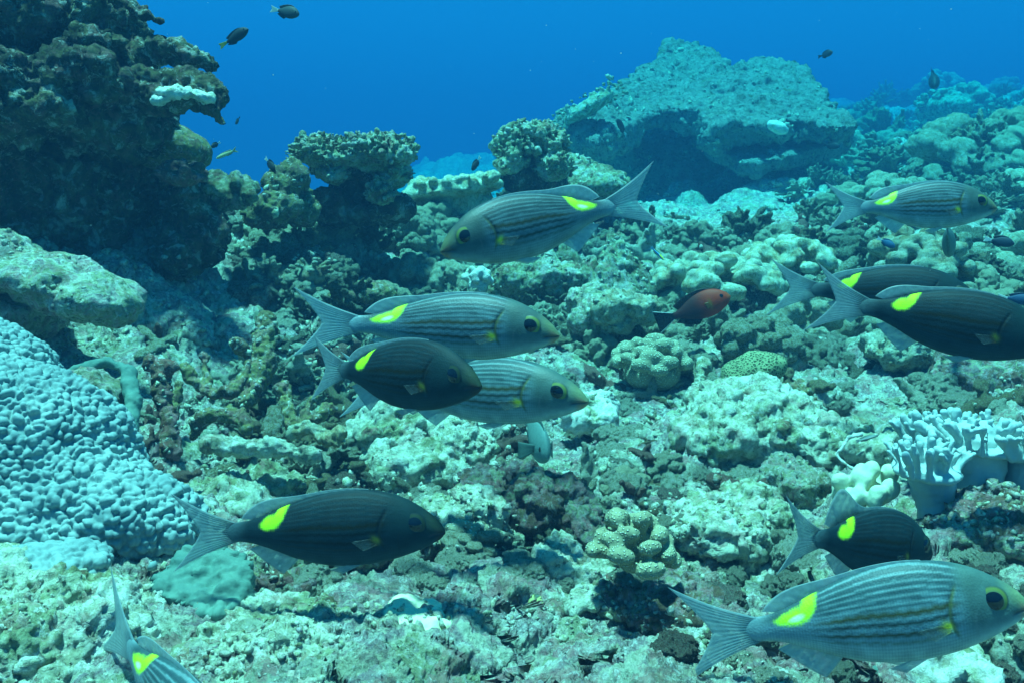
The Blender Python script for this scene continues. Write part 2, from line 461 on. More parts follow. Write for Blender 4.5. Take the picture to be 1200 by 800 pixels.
# where the ground shows under each pixel
GN = grid_normals(V)
rel = V - CAM
dd = rel @ FWD
ok = dd > 0.3
pxx = np.where(ok, 600 + FPX * (rel @ RGT) / np.where(ok, dd, 1), -9999)
pyy = np.where(ok, 400 - FPX * (rel @ UPV) / np.where(ok, dd, 1), -9999)
BW, BH, ST = 520, 240, 4
bx = np.floor((pxx + 400) / ST).astype(int); by = np.floor((pyy + 80) / ST).astype(int)
inb = np.nonzero(ok & (bx >= 0) & (bx < BW) & (by >= 0) & (by < BH))[0]
order = inb[np.argsort(-dd[inb])]
zbuf = np.full((BH, BW), -1, int)
zbuf[by[order], bx[order]] = order               # nearest written last
def ground(px, py):
    """point, normal and distance of the ground seen under a pixel (or None over open water)"""
    i, j = int((px + 400) // ST), int((py + 80) // ST)
    for r in range(0, 4):
        for a in range(-r, r + 1):
            for b in range(-r, r + 1):
                if 0 <= j + a < BH and 0 <= i + b < BW and zbuf[j + a, i + b] >= 0:
                    k = zbuf[j + a, i + b]; return V[k], GN[k], dd[k]
    return None

# ------------------------------------------------------------------ rocks and corals with a place of their own
def rotv(roll=0.0, tilt=0.0):
    """axes of the view, turned: x right, y away, z up"""
    return Matrix.Rotation(R(roll), 3, 'Y') @ Matrix.Rotation(R(tilt), 3, 'X')

def E(pr, px, py, d, rx, ry, rd=None, roll=0, sub=3):
    k = d / FPX
    pr.ell(P(px, py, d), (rx * k, (rd if rd else 0.8 * (rx + ry) * 0.5 * k * 1.0), ry * k), rotv(roll), sub)

def T(pr, pts, rads, seg=9):
    """tube through (px, py, d) points with radii in pixels"""
    pr.tube([P(*p) for p in pts], [r * p[2] / FPX for r, p in zip(rads, pts)], seg)

def place(name, pr, voxel, layers, mat, label, cat, group=None, seed=0, smooth=4, cell=None):
    me = pr.fuse(name, voxel, smooth)
    rough_up(me, layers, seed)
    v = coords(me); c = (v.min(0) + v.max(0)) / 2; c[2] = v[:, 2].min()
    if cell: cells(me, cell, seed)
    set_coords(me, v - c)
    return tag(link(name, me, M[mat], loc=c), label, cat, group)

def place_parts(name, parts, label, cat, seed=0):
    """an Empty at the base, one mesh for each part"""
    ms = []
    for pn, pr, voxel, layers, mat, sm in parts:
        me = pr.fuse(pn, voxel, sm); rough_up(me, layers, seed); ms.append((pn, me, mat))
    allv = np.concatenate([coords(m) for _, m, _ in ms]); c = (allv.min(0) + allv.max(0)) / 2; c[2] = allv[:, 2].min()
    o = bpy.data.objects.new(name, None); COL.objects.link(o); o.location = c; o.empty_display_size = .02
    for pn, me, mat in ms:
        set_coords(me, coords(me) - c); link(pn, me, M[mat], o)
    return tag(o, label, cat)

# the overhanging rock on the left
pr = Prims()
for a in [(20, 215, 2.30, 170, 110, .22), (95, 235, 2.45, 95, 75, .2), (-60, 120, 2.15, 120, 170, .3), (10, 105, 2.05, 85, 45, .2),
          (35, 60, 2.2, 90, 60, .2), (20, 15, 2.05, 60, 55, .16), (85, 70, 2.3, 90, 70, .2), (125, 30, 2.08, 36, 40, .09), (118, 55, 2.02, 30, 24, .08),
          (70, 88, 1.98, 30, 30, .08), (45, 122, 1.96, 45, 20, .09), (5, 132, 1.95, 40, 22, .1), (100, 78, 1.98, 42, 18, .08), (125, 100, 2.02, 40, 26, .08),
          (150, 75, 2.08, 26, 30, .08), (85, 105, 2.0, 26, 22, .06), (90, 5, 2.15, 60, 25, .12), (150, 140, 2.2, 55, 40, .1), (120, 130, 2.1, 70, 36, .1)]:
    E(pr, *a)
T(pr, [(75, 100, 1.98), (50, 118, 1.95), (20, 135, 1.94)], [16, 14, 16])
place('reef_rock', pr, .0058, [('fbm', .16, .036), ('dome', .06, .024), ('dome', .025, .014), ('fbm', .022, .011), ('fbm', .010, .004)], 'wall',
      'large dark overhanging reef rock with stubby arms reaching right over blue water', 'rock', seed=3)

pr = Prims(); E(pr, 205, 170, 2.24, 46, 24, .08, 22); E(pr, 190, 175, 2.26, 50, 26, .09, 15)
place('reef_rock', pr, .005, [('fbm', .08, .006), ('fbm', .015, .0015)], 'dead', 'smooth dark domed rock tucked under the overhang arms', 'rock', seed=4)
ARM = [('fbm', .07, .016), ('dome', .028, .009), ('fbm', .016, .006)]
pr = Prims()
T(pr, [(120, 62, 2.12), (150, 60, 2.1), (185, 60, 2.08), (214, 60, 2.06), (226, 64, 2.06)], [22, 20, 15, 13, 12])
T(pr, [(205, 68, 2.08), (235, 71, 2.07), (243, 74, 2.07)], [11, 11, 10])
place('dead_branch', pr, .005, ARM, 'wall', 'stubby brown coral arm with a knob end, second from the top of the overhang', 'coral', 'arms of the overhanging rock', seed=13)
pr = Prims()
T(pr, [(125, 105, 2.06), (175, 112, 2.02), (212, 114, 2.0), (236, 116, 2.0), (250, 128, 2.0), (263, 144, 2.0)], [17, 13, 12, 11, 9, 7])
T(pr, [(150, 92, 2.05), (190, 90, 2.03), (220, 97, 2.02), (246, 108, 2.01), (256, 116, 2.01)], [15, 13, 13, 13, 9])
T(pr, [(150, 118, 2.06), (180, 122, 2.04), (205, 120, 2.02)], [12, 12, 9])
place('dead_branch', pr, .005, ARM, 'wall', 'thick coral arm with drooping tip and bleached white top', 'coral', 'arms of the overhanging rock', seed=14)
pr = Prims()
T(pr, [(95, 4, 2.1), (130, 6, 2.1), (150, 12, 2.08), (172, 19, 2.06), (186, 25, 2.06)], [13, 9, 7, 5, 4])
T(pr, [(168, 16, 2.07), (171, 8, 2.07)], [4, 3])
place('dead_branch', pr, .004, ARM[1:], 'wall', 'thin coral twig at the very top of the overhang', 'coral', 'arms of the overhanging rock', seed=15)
pr = Prims(); E(pr, 205, 110, 1.985, 24, 8, .035, 12); E(pr, 232, 112, 1.98, 18, 7, .03, 10); E(pr, 190, 118, 1.98, 12, 5, .03)
place('coral_plate', pr, .003, [('fbm', .04, .010), ('dome', .014, .005), ('fbm', .012, .004)], 'sand', 'bleached white patch of coral on the overhang arm', 'coral', seed=5)

def knobs(pr, px, py, d, rx, ry, n, r0, r1, seed, stalk=True, hemi=True):
    """a head of many rounded knobs"""
    q = random.Random(seed); k = d / FPX
    c = P(px, py, d)
    for i in range(n):
        th = q.uniform(0, 2 * math.pi); z = q.uniform(-0.15 if hemi else -1, 1); s = math.sqrt(1 - z * z)
        dr = np.array([s * math.cos(th), s * math.sin(th), z])
        r = q.uniform(r0, r1) * k
        a = c + dr * np.array([rx, rx, ry]) * k * 0.45; b = c + dr * np.array([rx, rx, ry]) * k
        pr.tube([a, (a + b) / 2, b], [r * .8, r * .9, r], 8)
    E(pr, px, py, d, rx * .75, ry * .75, rx * .75 * k)

pr = Prims(); knobs(pr, 213, 207, 2.12, 30, 16, 34, 3.5, 5.5, 1)
place('lumpy_coral', pr, .0035, [('dome', .010, .004)], 'rose', 'small reddish orange knobbly coral below the dark dome', 'coral', seed=6)
pr = Prims(); knobs(pr, 262, 232, 2.35, 42, 24, 30, 6, 9, 2)
place('lumpy_coral', pr, .006, [('fbm', .05, .012), ('dome', .02, .006)], 'branch', 'dark green lumpy coral right of the reddish coral', 'coral', seed=7)

# lying boulders below the overhang
pr = Prims()
for a in [(110, 348, 1.72, 58, 27, .10, 8), (60, 330, 1.72, 60, 30, .1, 20), (-20, 300, 1.75, 70, 34, .12, 20), (20, 370, 1.8, 60, 34, .1)]: E(pr, *a)
place('boulder', pr, .006, [('fbm', .09, .018), ('dome', .03, .006), ('fbm', .012, .003)], 'boulder', 'long rounded boulder lying in shade above the bumpy coral', 'boulder', 'boulders on the slope', seed=8)
pr = Prims(); E(pr, 100, 462, 1.42, 40, 30, .06, -8); E(pr, 125, 470, 1.43, 26, 32, .06)
place('boulder', pr, .004, [('fbm', .05, .012), ('dome', .02, .006), ('fbm', .01, .003)], 'boulder', 'rounded yellow crusted boulder at the upper edge of the bumpy coral', 'boulder', 'boulders on the slope', seed=9)
pr = Prims()
T(pr, [(62, 455, 1.45), (90, 432, 1.46), (125, 424, 1.46), (150, 434, 1.44), (156, 462, 1.42)], [5, 6, 7, 7, 6])
T(pr, [(150, 438, 1.43), (156, 470, 1.4), (154, 500, 1.38), (150, 528, 1.36)], [9, 10, 9, 6])
place('coral_plate', pr, .003, [('fbm', .03, .004), ('dome', .012, .002)], 'plate', 'pale folded coral ribbon hanging around the yellow crusted boulder', 'coral', seed=10)

# the big bumpy colony, bottom left
def bumps(me, size, amp, seed, keep=0.65):
    v, n = coords(me), normals(me)
    w = np.stack([perlin(v / size * .6, seed + q) for q in range(3)], 1) * size * .45
    f, c = worley((v + w) / size, seed)
    set_coords(me, v + n * (dome(f, .68) * (keep + (1 - keep) * c) * amp)[:, None])
    fattr(me, 'cell', c)

def bumpy(name, ells, voxel, size, amp, mat, label, seed):
    pr = Prims()
    for a in ells: E(pr, *a)
    m0 = pr.fuse(name, .008, 40); pr = Prims(); pr.bm.from_mesh(m0); me = pr.fuse(name, voxel, 10)
    rough_up(me, [('fbm', .14, .014)], seed)
    bumps(me, size, amp, seed)
    v = coords(me); c = v.mean(0); set_coords(me, v - c)
    return tag(link(name, me, M[mat], loc=c), label, 'coral')
bumpy('bumpy_coral', [(-20, 560, 1.24, 190, 140, .15), (-60, 460, 1.32, 120, 90, .14), (95, 590, 1.19, 124, 70, .10, 18), (150, 603, 1.17, 94, 50, .07, 20), (40, 620, 1.16, 120, 56, .09)],
      .0017, .0086, .0092, 'bumpy', 'huge pale blue coral colony covered in small rounded bumps', 3)
bumpy('bumpy_coral', [(60, 662, 1.045, 66, 24, .05, 6), (110, 656, 1.05, 34, 22, .04), (10, 668, 1.05, 40, 20, .05)], .0018, .0075, .0055, 'bumpy', 'low finely bumped coral ledge under the huge bumpy colony', 5)
bumpy('bumpy_coral', [(-6, 698, 1.0, 30, 26, .04)], .0020, .0085, .006, 'bumpy', 'small bumpy coral lobe at the left edge of the photo', 6)
bumpy('bumpy_coral', [(178, 662, 1.10, 11, 13, .016, 20)], .0016, .0085, .005, 'bumpy', 'thumb sized bumpy coral knob beside the smooth green plate', 7)
# smooth green plate
me_pts = [(181, 682), (192, 664), (210, 650), (232, 640), (262, 640), (284, 652), (294, 672), (291, 694), (278, 716), (262, 728), (240, 724), (215, 712), (192, 700)]
pr = Prims(); nrm = unit(-FWD * .75 + np.array([0, 0, 1]) * .75 - RGT * .1)
pr.slab([P(x, y, 1.03 + (690 - y) * .0011) for x, y in me_pts], nrm, .016)
place('plate_coral', pr, .0028, [('fbm', .05, .008), ('fbm', .022, .009), ('dome', .016, .003)], 'plate', 'smooth green leaning coral plate with a thin pale rim', 'coral', seed=12, smooth=8)

# pale mounds and boulders in the foreground
def rocks(ells, mat, label, seed, voxel=None, layers=None, name='boulder', cat='boulder', group='boulders on the slope'):
    pr = Prims()
    for a in ells: E(pr, *a)
    if voxel is None: voxel = .0026 * max(1, ells[0][2])
    return place(name, pr, voxel, layers or [('fbm', .10, .026), ('dome', .05, .009), ('dome', .02, .006), ('pit', .03, .012), ('fbm', .014, .007), ('fbm', .006, .003)], mat, label, cat, group, seed)
rocks([(60, 770, .95, 150, 70, .14, 8), (-30, 745, .97, 120, 60, .14)], 'pale', 'broad pale mound filling the bottom left corner', 20)
rocks([(340, 805, .95, 170, 65, .13, 10), (235, 790, .96, 110, 36, .1, 12)], 'pale', 'pale sloping mound behind the downward swimming fish', 21)
rocks([(455, 512, 1.62, 42, 34, .06), (470, 535, 1.6, 50, 30, .07)], 'pale', 'rounded turf boulder below the dark middle fish', 22)
rocks([(530, 520, 1.62, 60, 30, .08, 8), (500, 550, 1.58, 70, 30, .08)], 'pale', 'long pale boulder under the trio of middle fish', 23)
rocks([(635, 590, 1.34, 66, 42, .09, 15), (660, 610, 1.32, 60, 36, .08, 20), (600, 575, 1.38, 60, 26, .08)], 'red', 'big reddish boulder left of the dotted coral', 24)
rocks([(655, 655, 1.16, 34, 22, .05, 30), (690, 672, 1.14, 34, 26, .05)], 'pale', 'pale block with a dark hollow left of the dotted coral', 25)
rocks([(760, 700, 1.08, 70, 28, .06)], 'red', 'dark red rock carrying the dotted coral', 26)
rocks([(880, 480, 1.68, 75, 34, .1), (950, 520, 1.60, 70, 40, .1, 15), (850, 510, 1.64, 60, 40, .09)], 'pale', 'broad pale turf mound below the brain coral', 27)
rocks([(1010, 520, 1.55, 42, 26, .07)], 'pale', 'small sandy hump left of the leather coral', 28)
rocks([(930, 570, 1.42, 40, 36, .07)], 'boulder', 'green turf boulder above the shade-darkened fish at right', 29)
rocks([(835, 620, 1.28, 60, 30, .08), (880, 600, 1.34, 50, 30, .07)], 'pale', 'low pale mound right of the dotted coral', 30)
rocks([(560, 600, 1.3, 40, 20, .06), (520, 620, 1.27, 50, 24, .06)], 'pale', 'low whitish rock in front of the dark lower fish', 31)
rocks([(1170, 610, 1.16, 60, 26, .07), (1120, 625, 1.16, 40, 22, .06)], 'red', 'dark maroon rock below the leather coral stalks', 32)
rocks([(330, 560, 1.50, 60, 22, .07)], 'pale', 'low pale rock above the tail of the dark lower fish', 33)
rocks([(700, 370, 2.35, 32, 26, .06), (690, 352, 2.4, 26, 22, .06)], 'boulder', 'rounded grey boulder left of the red fish', 34)
rocks([(735, 362, 2.3, 40, 24, .06)], 'knob', 'pale rounded boulder touching the tail of the red fish', 35)
rocks([(1125, 785, .93, 42, 20, .04)], 'sand', 'white rounded stone under the big striped fish', 36, .004)
rocks([(1045, 790, .93, 28, 14, .03)], 'plate', 'green stone under the belly of the big striped fish', 37, .004)
rocks([(695, 490, 1.78, 26, 16, .05), (700, 480, 1.82, 16, 14, .04)], 'sand', 'bright white rubble patch below the snout of the front fish', 38, .004)
rocks([(640, 330, 2.75, 60, 26, .10), (600, 345, 2.8, 50, 22, .08)], 'branch', 'grey ledge with a dark hollow below the top middle fish', 39, .007)
rocks([(155, 690, 1.12, 26, 14, .04), (170, 690, 1.1, 16, 20, .03)], 'red', 'brown fuzzy stone between bumpy coral and green plate', 40, .004)
rocks([(196, 625, 1.2, 16, 22, .03)], 'boulder', 'small mossy stone behind the tail of the dark lower fish', 41, .004)
rocks([(440, 640, 1.2, 60, 26, .06), (330, 680, 1.12, 50, 22, .06)], 'red', 'brownish rock under the belly of the dark lower fish', 42)
rocks([(250, 590, 1.4, 60, 20, .07)], 'pale', 'smooth pale rock right of the huge bumpy coral', 43)
rocks([(1150, 440, 1.9, 60, 26, .09)], 'red', 'dark crusted rock behind the leather coral', 44)
rocks([(1060, 410, 2.1, 50, 22, .09)], 'knob', 'pale lumpy rock below the large dark fish', 45)
rocks([(700, 220, 3.75, 40, 22, .13), (660, 200, 3.9, 40, 20, .12)], 'branch', 'dark hollowed rock behind the tail of the top middle fish', 46, .009)
rocks([(330, 225, 2.55, 18, 24, .06), (342, 210, 2.55, 10, 22, .04), (318, 245, 2.5, 30, 20, .07), (350, 245, 2.6, 26, 18, .06)], 'dead', 'brownish rock spire left of the table coral', 47, .006)

rocks([(222, 245, 2.28, 26, 34, .07), (240, 275, 2.3, 26, 30, .07), (205, 290, 2.25, 26, 30, .07)], 'wall', 'dark crusted rock below the reddish orange coral', 48, .006)
# cream, honeycomb and brain corals
rocks([(472, 720, 1.0, 26, 15, .04, 8), (505, 728, 1.0, 34, 17, .04, 10)], 'cream', 'cream coloured low coral crust in the middle foreground', 50, .0025, [('fbm', .03, .006), ('dome', .007, .0016)], 'crust_coral', 'coral', None)
rocks([(476, 740, .985, 24, 8, .02), (500, 744, .985, 26, 8, .02), (524, 744, .985, 22, 8, .02)], 'honey', 'thin honeycombed rim below the cream coral crust', 51, .0025, [('fbm', .03, .003)], 'crust_coral', 'coral', None)
rocks([(634, 705, 1.085, 22, 14, .03, 20)], 'honey', 'small yellow honeycomb coral with dark pits', 52, .0025, [('fbm', .04, .003)], 'honeycomb_coral', 'coral', None)
rocks([(690, 700, 1.075, 22, 11, .03), (672, 714, 1.06, 12, 9, .02)], 'pale', 'pale green crust patch beside the honeycomb coral', 53, .003, [('fbm', .04, .006), ('dome', .012, .004)], 'crust_coral', 'coral', None)
pr = Prims(); E(pr, 884, 432, 1.86, 40, 20, .055, -12); E(pr, 868, 440, 1.86, 26, 16, .05, -25)
place('brain_coral', pr, .004, [('fbm', .06, .006)], 'brain', 'green brain coral dome with a fine mesh of ridges', 'coral', seed=54)
rocks([(938, 470, 1.72, 20, 20, .03)], 'dead', 'olive brown tuft of algae right of the brain coral', 55, .004, [('fbm', .03, .012), ('fbm', .01, .008)], 'algae_tuft', 'algae', None)
rocks([(430, 345, 2.35, 34, 14, .05), (405, 350, 2.35, 20, 12, .04)], 'dead', 'olive lumpy sponge above the rear middle fish', 56, .004, [('dome', .03, .012), ('dome', .012, .004)], 'sponge', 'sponge', None)

# dotted cauliflower coral
def lobes(name, px, py, d, rx, ry, n, r, mat, label, seed, vox, layers):
    q = random.Random(seed); pr = Prims(); k = d / FPX; c = P(px, py, d)
    for i in range(n):
        z = (i + .5) / n; th = i * 2.39996 + q.uniform(-.25, .25); s = math.sqrt(max(0, 1 - z * z))
        dr = np.array([s * math.cos(th) * rx, s * math.sin(th) * rx, z * ry]) * k
        ln = q.uniform(.86, 1.08); rr = r * k * q.uniform(.85, 1.15)
        pr.tube([c + dr * .25, c + dr * .7 * ln, c + dr * ln], [rr * .6, rr * .85, rr], 9)
        ax = np.cross(dr, [0, 0, 1.0]); ax = unit(ax) * rr * .7
        pr.ell(c + dr * ln + ax, (rr * .85,) * 3, sub=2); pr.ell(c + dr * ln - ax, (rr * .85,) * 3, sub=2)
    if mat == 'dotted': pr.ell(c, (rx * .4 * k, rx * .4 * k, ry * .3 * k))
    else: pr.ell(c - np.array([0, 0, ry * .35]) * k, (rx * .75 * k, rx * .75 * k, ry * .75 * k))
    return place(name, pr, vox, layers, mat, label, 'coral', seed=seed, smooth=1)
lobes('cauliflower_coral', 742, 655, 1.05, 48, 52, 19, 10.5, 'dotted', 'tan cauliflower coral with white dotted thick lobes', 60, .0024, [('dome', .006, .0012)])
lobes('cauliflower_coral', 545, 640, 1.22, 28, 32, 16, 7, 'polyp', 'small olive finger coral at the snout of the dark lower fish', 61, .0026, [('dome', .006, .0014)])
lobes('cauliflower_coral', 765, 428, 2.14, 44, 28, 26, 8, 'polyp', 'pale olive finger coral just below the red fish', 62, .004, [('dome', .010, .002)])
lobes('cauliflower_coral', 560, 330, 2.6, 16, 16, 14, 4, 'sand', 'tiny white knobbly coral under the top middle fish', 63, .004, [('dome', .012, .003)])
lobes('cauliflower_coral', 365, 318, 2.45, 24, 16, 14, 3, 'knob', 'pale yellow finger coral on the sunny ridge', 64, .004, [('dome', .012, .002)])
lobes('cauliflower_coral', 840, 335, 2.9, 80, 34, 40, 9, 'knob', 'wide field of knobbly coral behind the red fish', 65, .007, [('dome', .02, .006)])
lobes('cauliflower_coral', 1075, 318, 2.6, 56, 44, 30, 9, 'knob', 'pale cauliflower coral above the large dark fish', 66, .006, [('dome', .02, .006)])
lobes('cauliflower_coral', 925, 312, 3.0, 50, 30, 26, 8, 'knob', 'grey green knobbly coral left of the half hidden fish', 67, .007, [('dome', .02, .006)])

# table corals on the ridge
pr = Prims(); q = random.Random(4)
for a in [(378, 182, 2.75, 32, 16, .10), (443, 184, 2.75, 38, 22, .12), (410, 186, 2.75, 40, 12, .12)]: E(pr, *a)
for i in range(260):
    th = q.uniform(0, 6.283); z = q.uniform(-.35, 1); s_ = math.sqrt(1 - z * z); L_ = q.random() < .42
    cx, cy_, rx_, ry_ = (378, 182, 33, 18) if L_ else (440, 180, 42, 20)
    E(pr, cx + rx_ * s_ * math.cos(th), cy_ - ry_ * z, 2.75 + .12 * s_ * math.sin(th), q.uniform(3, 5.5), q.uniform(3.5, 6.5), .011, sub=1)
def twigs(pr, px, py, d, rx, ry, rd, n, r, ln, q):
    for i in range(n):
        th = q.uniform(0, 6.283); z = q.uniform(-.45, 1); s_ = math.sqrt(1 - z * z)
        dr = np.array([s_ * math.cos(th), s_ * math.sin(th), z + .35]); k = d / FPX
        b = P(px, py, d) + np.array([s_ * math.cos(th) * rx * k, s_ * math.sin(th) * rd, z * ry * k])
        dr = unit(dr + np.array([q.uniform(-.4, .4) for _ in range(3)])); L_ = ln * k * q.uniform(.6, 1.3)
        pr.tube([b - dr * r * k, b + dr * L_], [r * k * 1.1, r * k * .75], 6)
twigs(pr, 378, 182, 2.75, 34, 19, .11, 190, 2.3, 7, q); twigs(pr, 440, 180, 2.75, 43, 20, .13, 260, 2.3, 7, q)
for a in [(460, 206, 2.74, 20, 16, .07), (392, 204, 2.72, 16, 11, .06), (448, 228, 2.70, 15, 15, .05)]: E(pr, *a)
T(pr, [(440, 190, 2.75), (458, 206, 2.74), (448, 228, 2.70)], [14, 12, 10])
twigs(pr, 460, 206, 2.74, 20, 16, .07, 90, 2.2, 6, q); twigs(pr, 448, 228, 2.70, 15, 15, .05, 70, 2.2, 6, q); twigs(pr, 392, 204, 2.72, 16, 11, .06, 60, 2.2, 6, q)
st = Prims()
for a in [(424, 212, 2.83, 26, 28, .06), (448, 222, 2.75, 14, 26, .04), (404, 226, 2.86, 20, 24, .05), (420, 250, 2.85, 60, 14, .1), (440, 200, 2.8, 34, 16, .08), (405, 198, 2.8, 40, 12, .09), (385, 236, 2.8, 30, 16, .07), (462, 246, 2.75, 26, 18, .06)]: E(st, *a)
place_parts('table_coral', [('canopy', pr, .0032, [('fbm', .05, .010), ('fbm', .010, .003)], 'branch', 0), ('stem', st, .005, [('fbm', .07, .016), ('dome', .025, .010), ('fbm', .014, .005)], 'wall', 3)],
            'dark stemmed table coral with a knobbly top against the blue water', 'coral', 70)
pr = Prims(); knobs(pr, 622, 170, 3.5, 40, 24, 90, 3.5, 6, 8); twigs(pr, 622, 170, 3.5, 40, 24, .12, 260, 2.2, 6, q)
for a in [(600, 192, 3.45, 18, 16, .08), (648, 196, 3.45, 20, 18, .09)]: E(pr, *a)
T(pr, [(622, 175, 3.5), (602, 192, 3.46)], [14, 12]); T(pr, [(622, 175, 3.5), (646, 196, 3.46)], [14, 12])
twigs(pr, 600, 192, 3.45, 18, 16, .08, 80, 2.2, 5, q); twigs(pr, 648, 196, 3.45, 20, 18, .09, 90, 2.2, 5, q)
st = Prims()
for a in [(628, 200, 3.55, 30, 30, .1), (606, 204, 3.5, 22, 20, .09), (640, 215, 3.55, 26, 22, .09)]: E(st, *a)
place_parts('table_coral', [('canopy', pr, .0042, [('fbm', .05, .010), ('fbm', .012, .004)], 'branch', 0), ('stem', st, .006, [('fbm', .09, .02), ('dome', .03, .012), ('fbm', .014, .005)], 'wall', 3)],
            'tall cauliflower shaped coral standing left of the great boulder', 'coral', 71)
pr = Prims(); E(pr, 530, 222, 3.4, 62, 11, .15, -7); E(pr, 530, 236, 3.44, 50, 20, .12)
for i in range(40):
    x = q.uniform(-1, 1); E(pr, 535 + x * 52, 213 - x * 7 + q.uniform(-4, 3), 3.35 + q.uniform(-.12, .12), q.uniform(5, 8), q.uniform(5, 8), .02, sub=2)
E(pr, 530, 246, 3.46, 50, 26, .12)
place('table_coral', pr, .007, [('fbm', .08, .01), ('dome', .02, .006)], 'knob', 'low tilted table coral with greenish knobs behind the ridge', 'coral', seed=72, smooth=2)
pr = Prims()
for i in range(46):
    x = q.uniform(-1, 1); E(pr, 1105 + x * 32, 118 + x * x * 14 + q.uniform(-12, 14), 7.2 + q.uniform(-.2, .2), q.uniform(6, 10), q.uniform(5, 8), .10, sub=2)
E(pr, 1105, 126, 7.2, 36, 24, .75)
place('table_coral', pr, .018, [('dome', .06, .03)], 'branch', 'hazy dark bushy coral on the far slope at right', 'coral', seed=73, smooth=2)

# the great boulder in the distance
out = [(655, 163), (668, 142), (692, 122), (722, 108), (756, 90), (774, 72), (792, 54), (818, 56), (842, 76), (862, 90), (880, 80), (904, 78), (928, 90), (950, 106), (972, 124), (988, 140), (1002, 158),
       (960, 160), (925, 150), (900, 158), (870, 158), (838, 160), (815, 140), (785, 138), (755, 146), (735, 162), (700, 176)]
pr = Prims(); nrm = unit(-FWD * .60 + np.array([0, 0, 1.0]) * .80)
pr.slab([P(x, y, 4.75 + (165 - y) * .0085) for x, y in out], nrm, .16)
for a in [(802, 68, 5.55, 28, 17, .2), (893, 86, 5.5, 40, 14, .2), (855, 108, 5.3, 80, 18, .2), (955, 124, 5.2, 26, 18, .15), (700, 128, 5.0, 40, 16, .12, -25),
          (905, 152, 4.75, 20, 8, .07, 12), (780, 96, 5.35, 50, 16, .15), (785, 192, 5.45, 125, 66, .5), (735, 180, 5.35, 60, 30, .4), (900, 205, 5.4, 60, 40, .4)]: E(pr, *a)
bm_ = place('boulder', pr, .018, [('fbm', .9, .08), ('fbm', .3, .04), ('dome', .10, .022), ('fbm', .06, .030), ('fbm', .03, .012)], 'bommie',
      'great pale boulder with a dark overhang rising from the far reef', 'boulder', seed=80)
pr = Prims()
pr.slab([P(x, y, 4.9 + (185 - y) * .010) for x, y in [(815, 158), (870, 152), (940, 156), (1000, 158), (985, 178), (930, 188), (890, 200), (865, 196), (838, 180)]], nrm, .10)
place('boulder', pr, .016, [('fbm', .3, .03), ('dome', .09, .03), ('fbm', .04, .01)], 'bommie', 'flat ledge of rock under the great boulder', 'boulder', seed=81)
pr = Prims(); E(pr, 690, 126, 4.72, 44, 12, .18, -32)
for i in range(90):
    x = q.uniform(-1, 1); w = q.uniform(-1, 1); E(pr, 690 + x * 40 + w * 8, 122 - x * 24 + w * 10, 4.70 + q.uniform(-.05, .12), q.uniform(3, 5), q.uniform(3, 5), .016, sub=1)
place('table_coral', pr, .012, [('dome', .03, .010)], 'branch', 'bushy grey coral growing on the left shoulder of the great boulder', 'coral', seed=82, smooth=1)
pr = Prims(); E(pr, 912, 150, 4.55, 17, 9, .06, 18)
place('boulder', pr, .008, [('fbm', .06, .008)], 'sand', 'smooth white stone stuck under the rim of the great boulder', 'boulder', seed=83)

# dead branching corals, middle left
def branch(paths, mat, label, seed, vox=.0028, group='dead coral branches', name='dead_coral'):
    pr = Prims()
    for pts, rads in paths: T(pr, pts, rads)
    return place(name, pr, vox, [('fbm', .03, .007), ('dome', .014, .005), ('fbm', .007, .002)], mat, label, 'coral', group, seed)
branch([([(186, 430, 1.5), (190, 460, 1.49), (196, 490, 1.47), (200, 530, 1.45)], [10, 9, 10, 11]), ([(176, 425, 1.5), (186, 432, 1.5), (205, 430, 1.49)], [8, 8, 6])], 'rose', 'upright pinkish dead coral post right of the coral ribbon', 90)
branch([([(312, 375, 1.8), (310, 400, 1.78), (306, 430, 1.75), (296, 462, 1.7), (270, 480, 1.66)], [9, 14, 15, 11, 8]), ([(275, 402, 1.74), (290, 415, 1.75), (302, 428, 1.75)], [7, 6, 8])], 'dead', 'dark brown dead coral spire with a stub to the left', 91)
branch([([(218, 430, 1.62), (232, 450, 1.62), (255, 462, 1.6), (275, 458, 1.6), (290, 435, 1.62), (292, 425, 1.63)], [7, 7, 6, 7, 5, 4]), ([(240, 418, 1.65), (241, 440, 1.63), (245, 455, 1.61)], [5, 5, 6])], 'dead', 'forked yellowish dead coral branch with curled ends', 92)
branch([([(236, 490, 1.5), (252, 484, 1.5), (275, 488, 1.5), (300, 500, 1.5)], [7, 8, 9, 8]), ([(228, 510, 1.5), (232, 492, 1.5)], [5, 6]), ([(284, 486, 1.5), (288, 505, 1.48)], [8, 8])], 'dead', 'bent arch of dead coral lying on rubble', 93)
branch([([(240, 520, 1.42), (280, 524, 1.42), (330, 524, 1.42), (368, 534, 1.42)], [9, 10, 9, 8])], 'pale', 'long pale dead coral limb lying flat below the branches', 94)
branch([([(332, 455, 1.62), (336, 475, 1.6), (345, 495, 1.58), (370, 490, 1.58), (385, 480, 1.6)], [7, 7, 8, 7, 8]), ([(366, 466, 1.6), (356, 490, 1.58)], [5, 6])], 'dead', 'yellow green dead coral tangle behind the dark fish tail', 95)
branch([([(210, 452, 1.58), (206, 470, 1.57), (200, 490, 1.55)], [7, 8, 9])], 'dead', 'short dark dead coral stump beside the pinkish post', 96)
branch([([(825, 425, 1.95), (818, 450, 1.9), (806, 478, 1.82), (782, 494, 1.8)], [7, 7, 7, 7])], 'pale', 'grey white dead coral limb left of the brain coral', 97)
branch([([(345, 505, 1.5), (362, 500, 1.5), (378, 508, 1.49), (390, 516, 1.48)], [9, 9, 8, 7]), ([(395, 520, 1.48), (398, 505, 1.48)], [6, 8])], 'knob', 'short knobby grey green coral below the dark fish tail', 98)
q = random.Random(12)
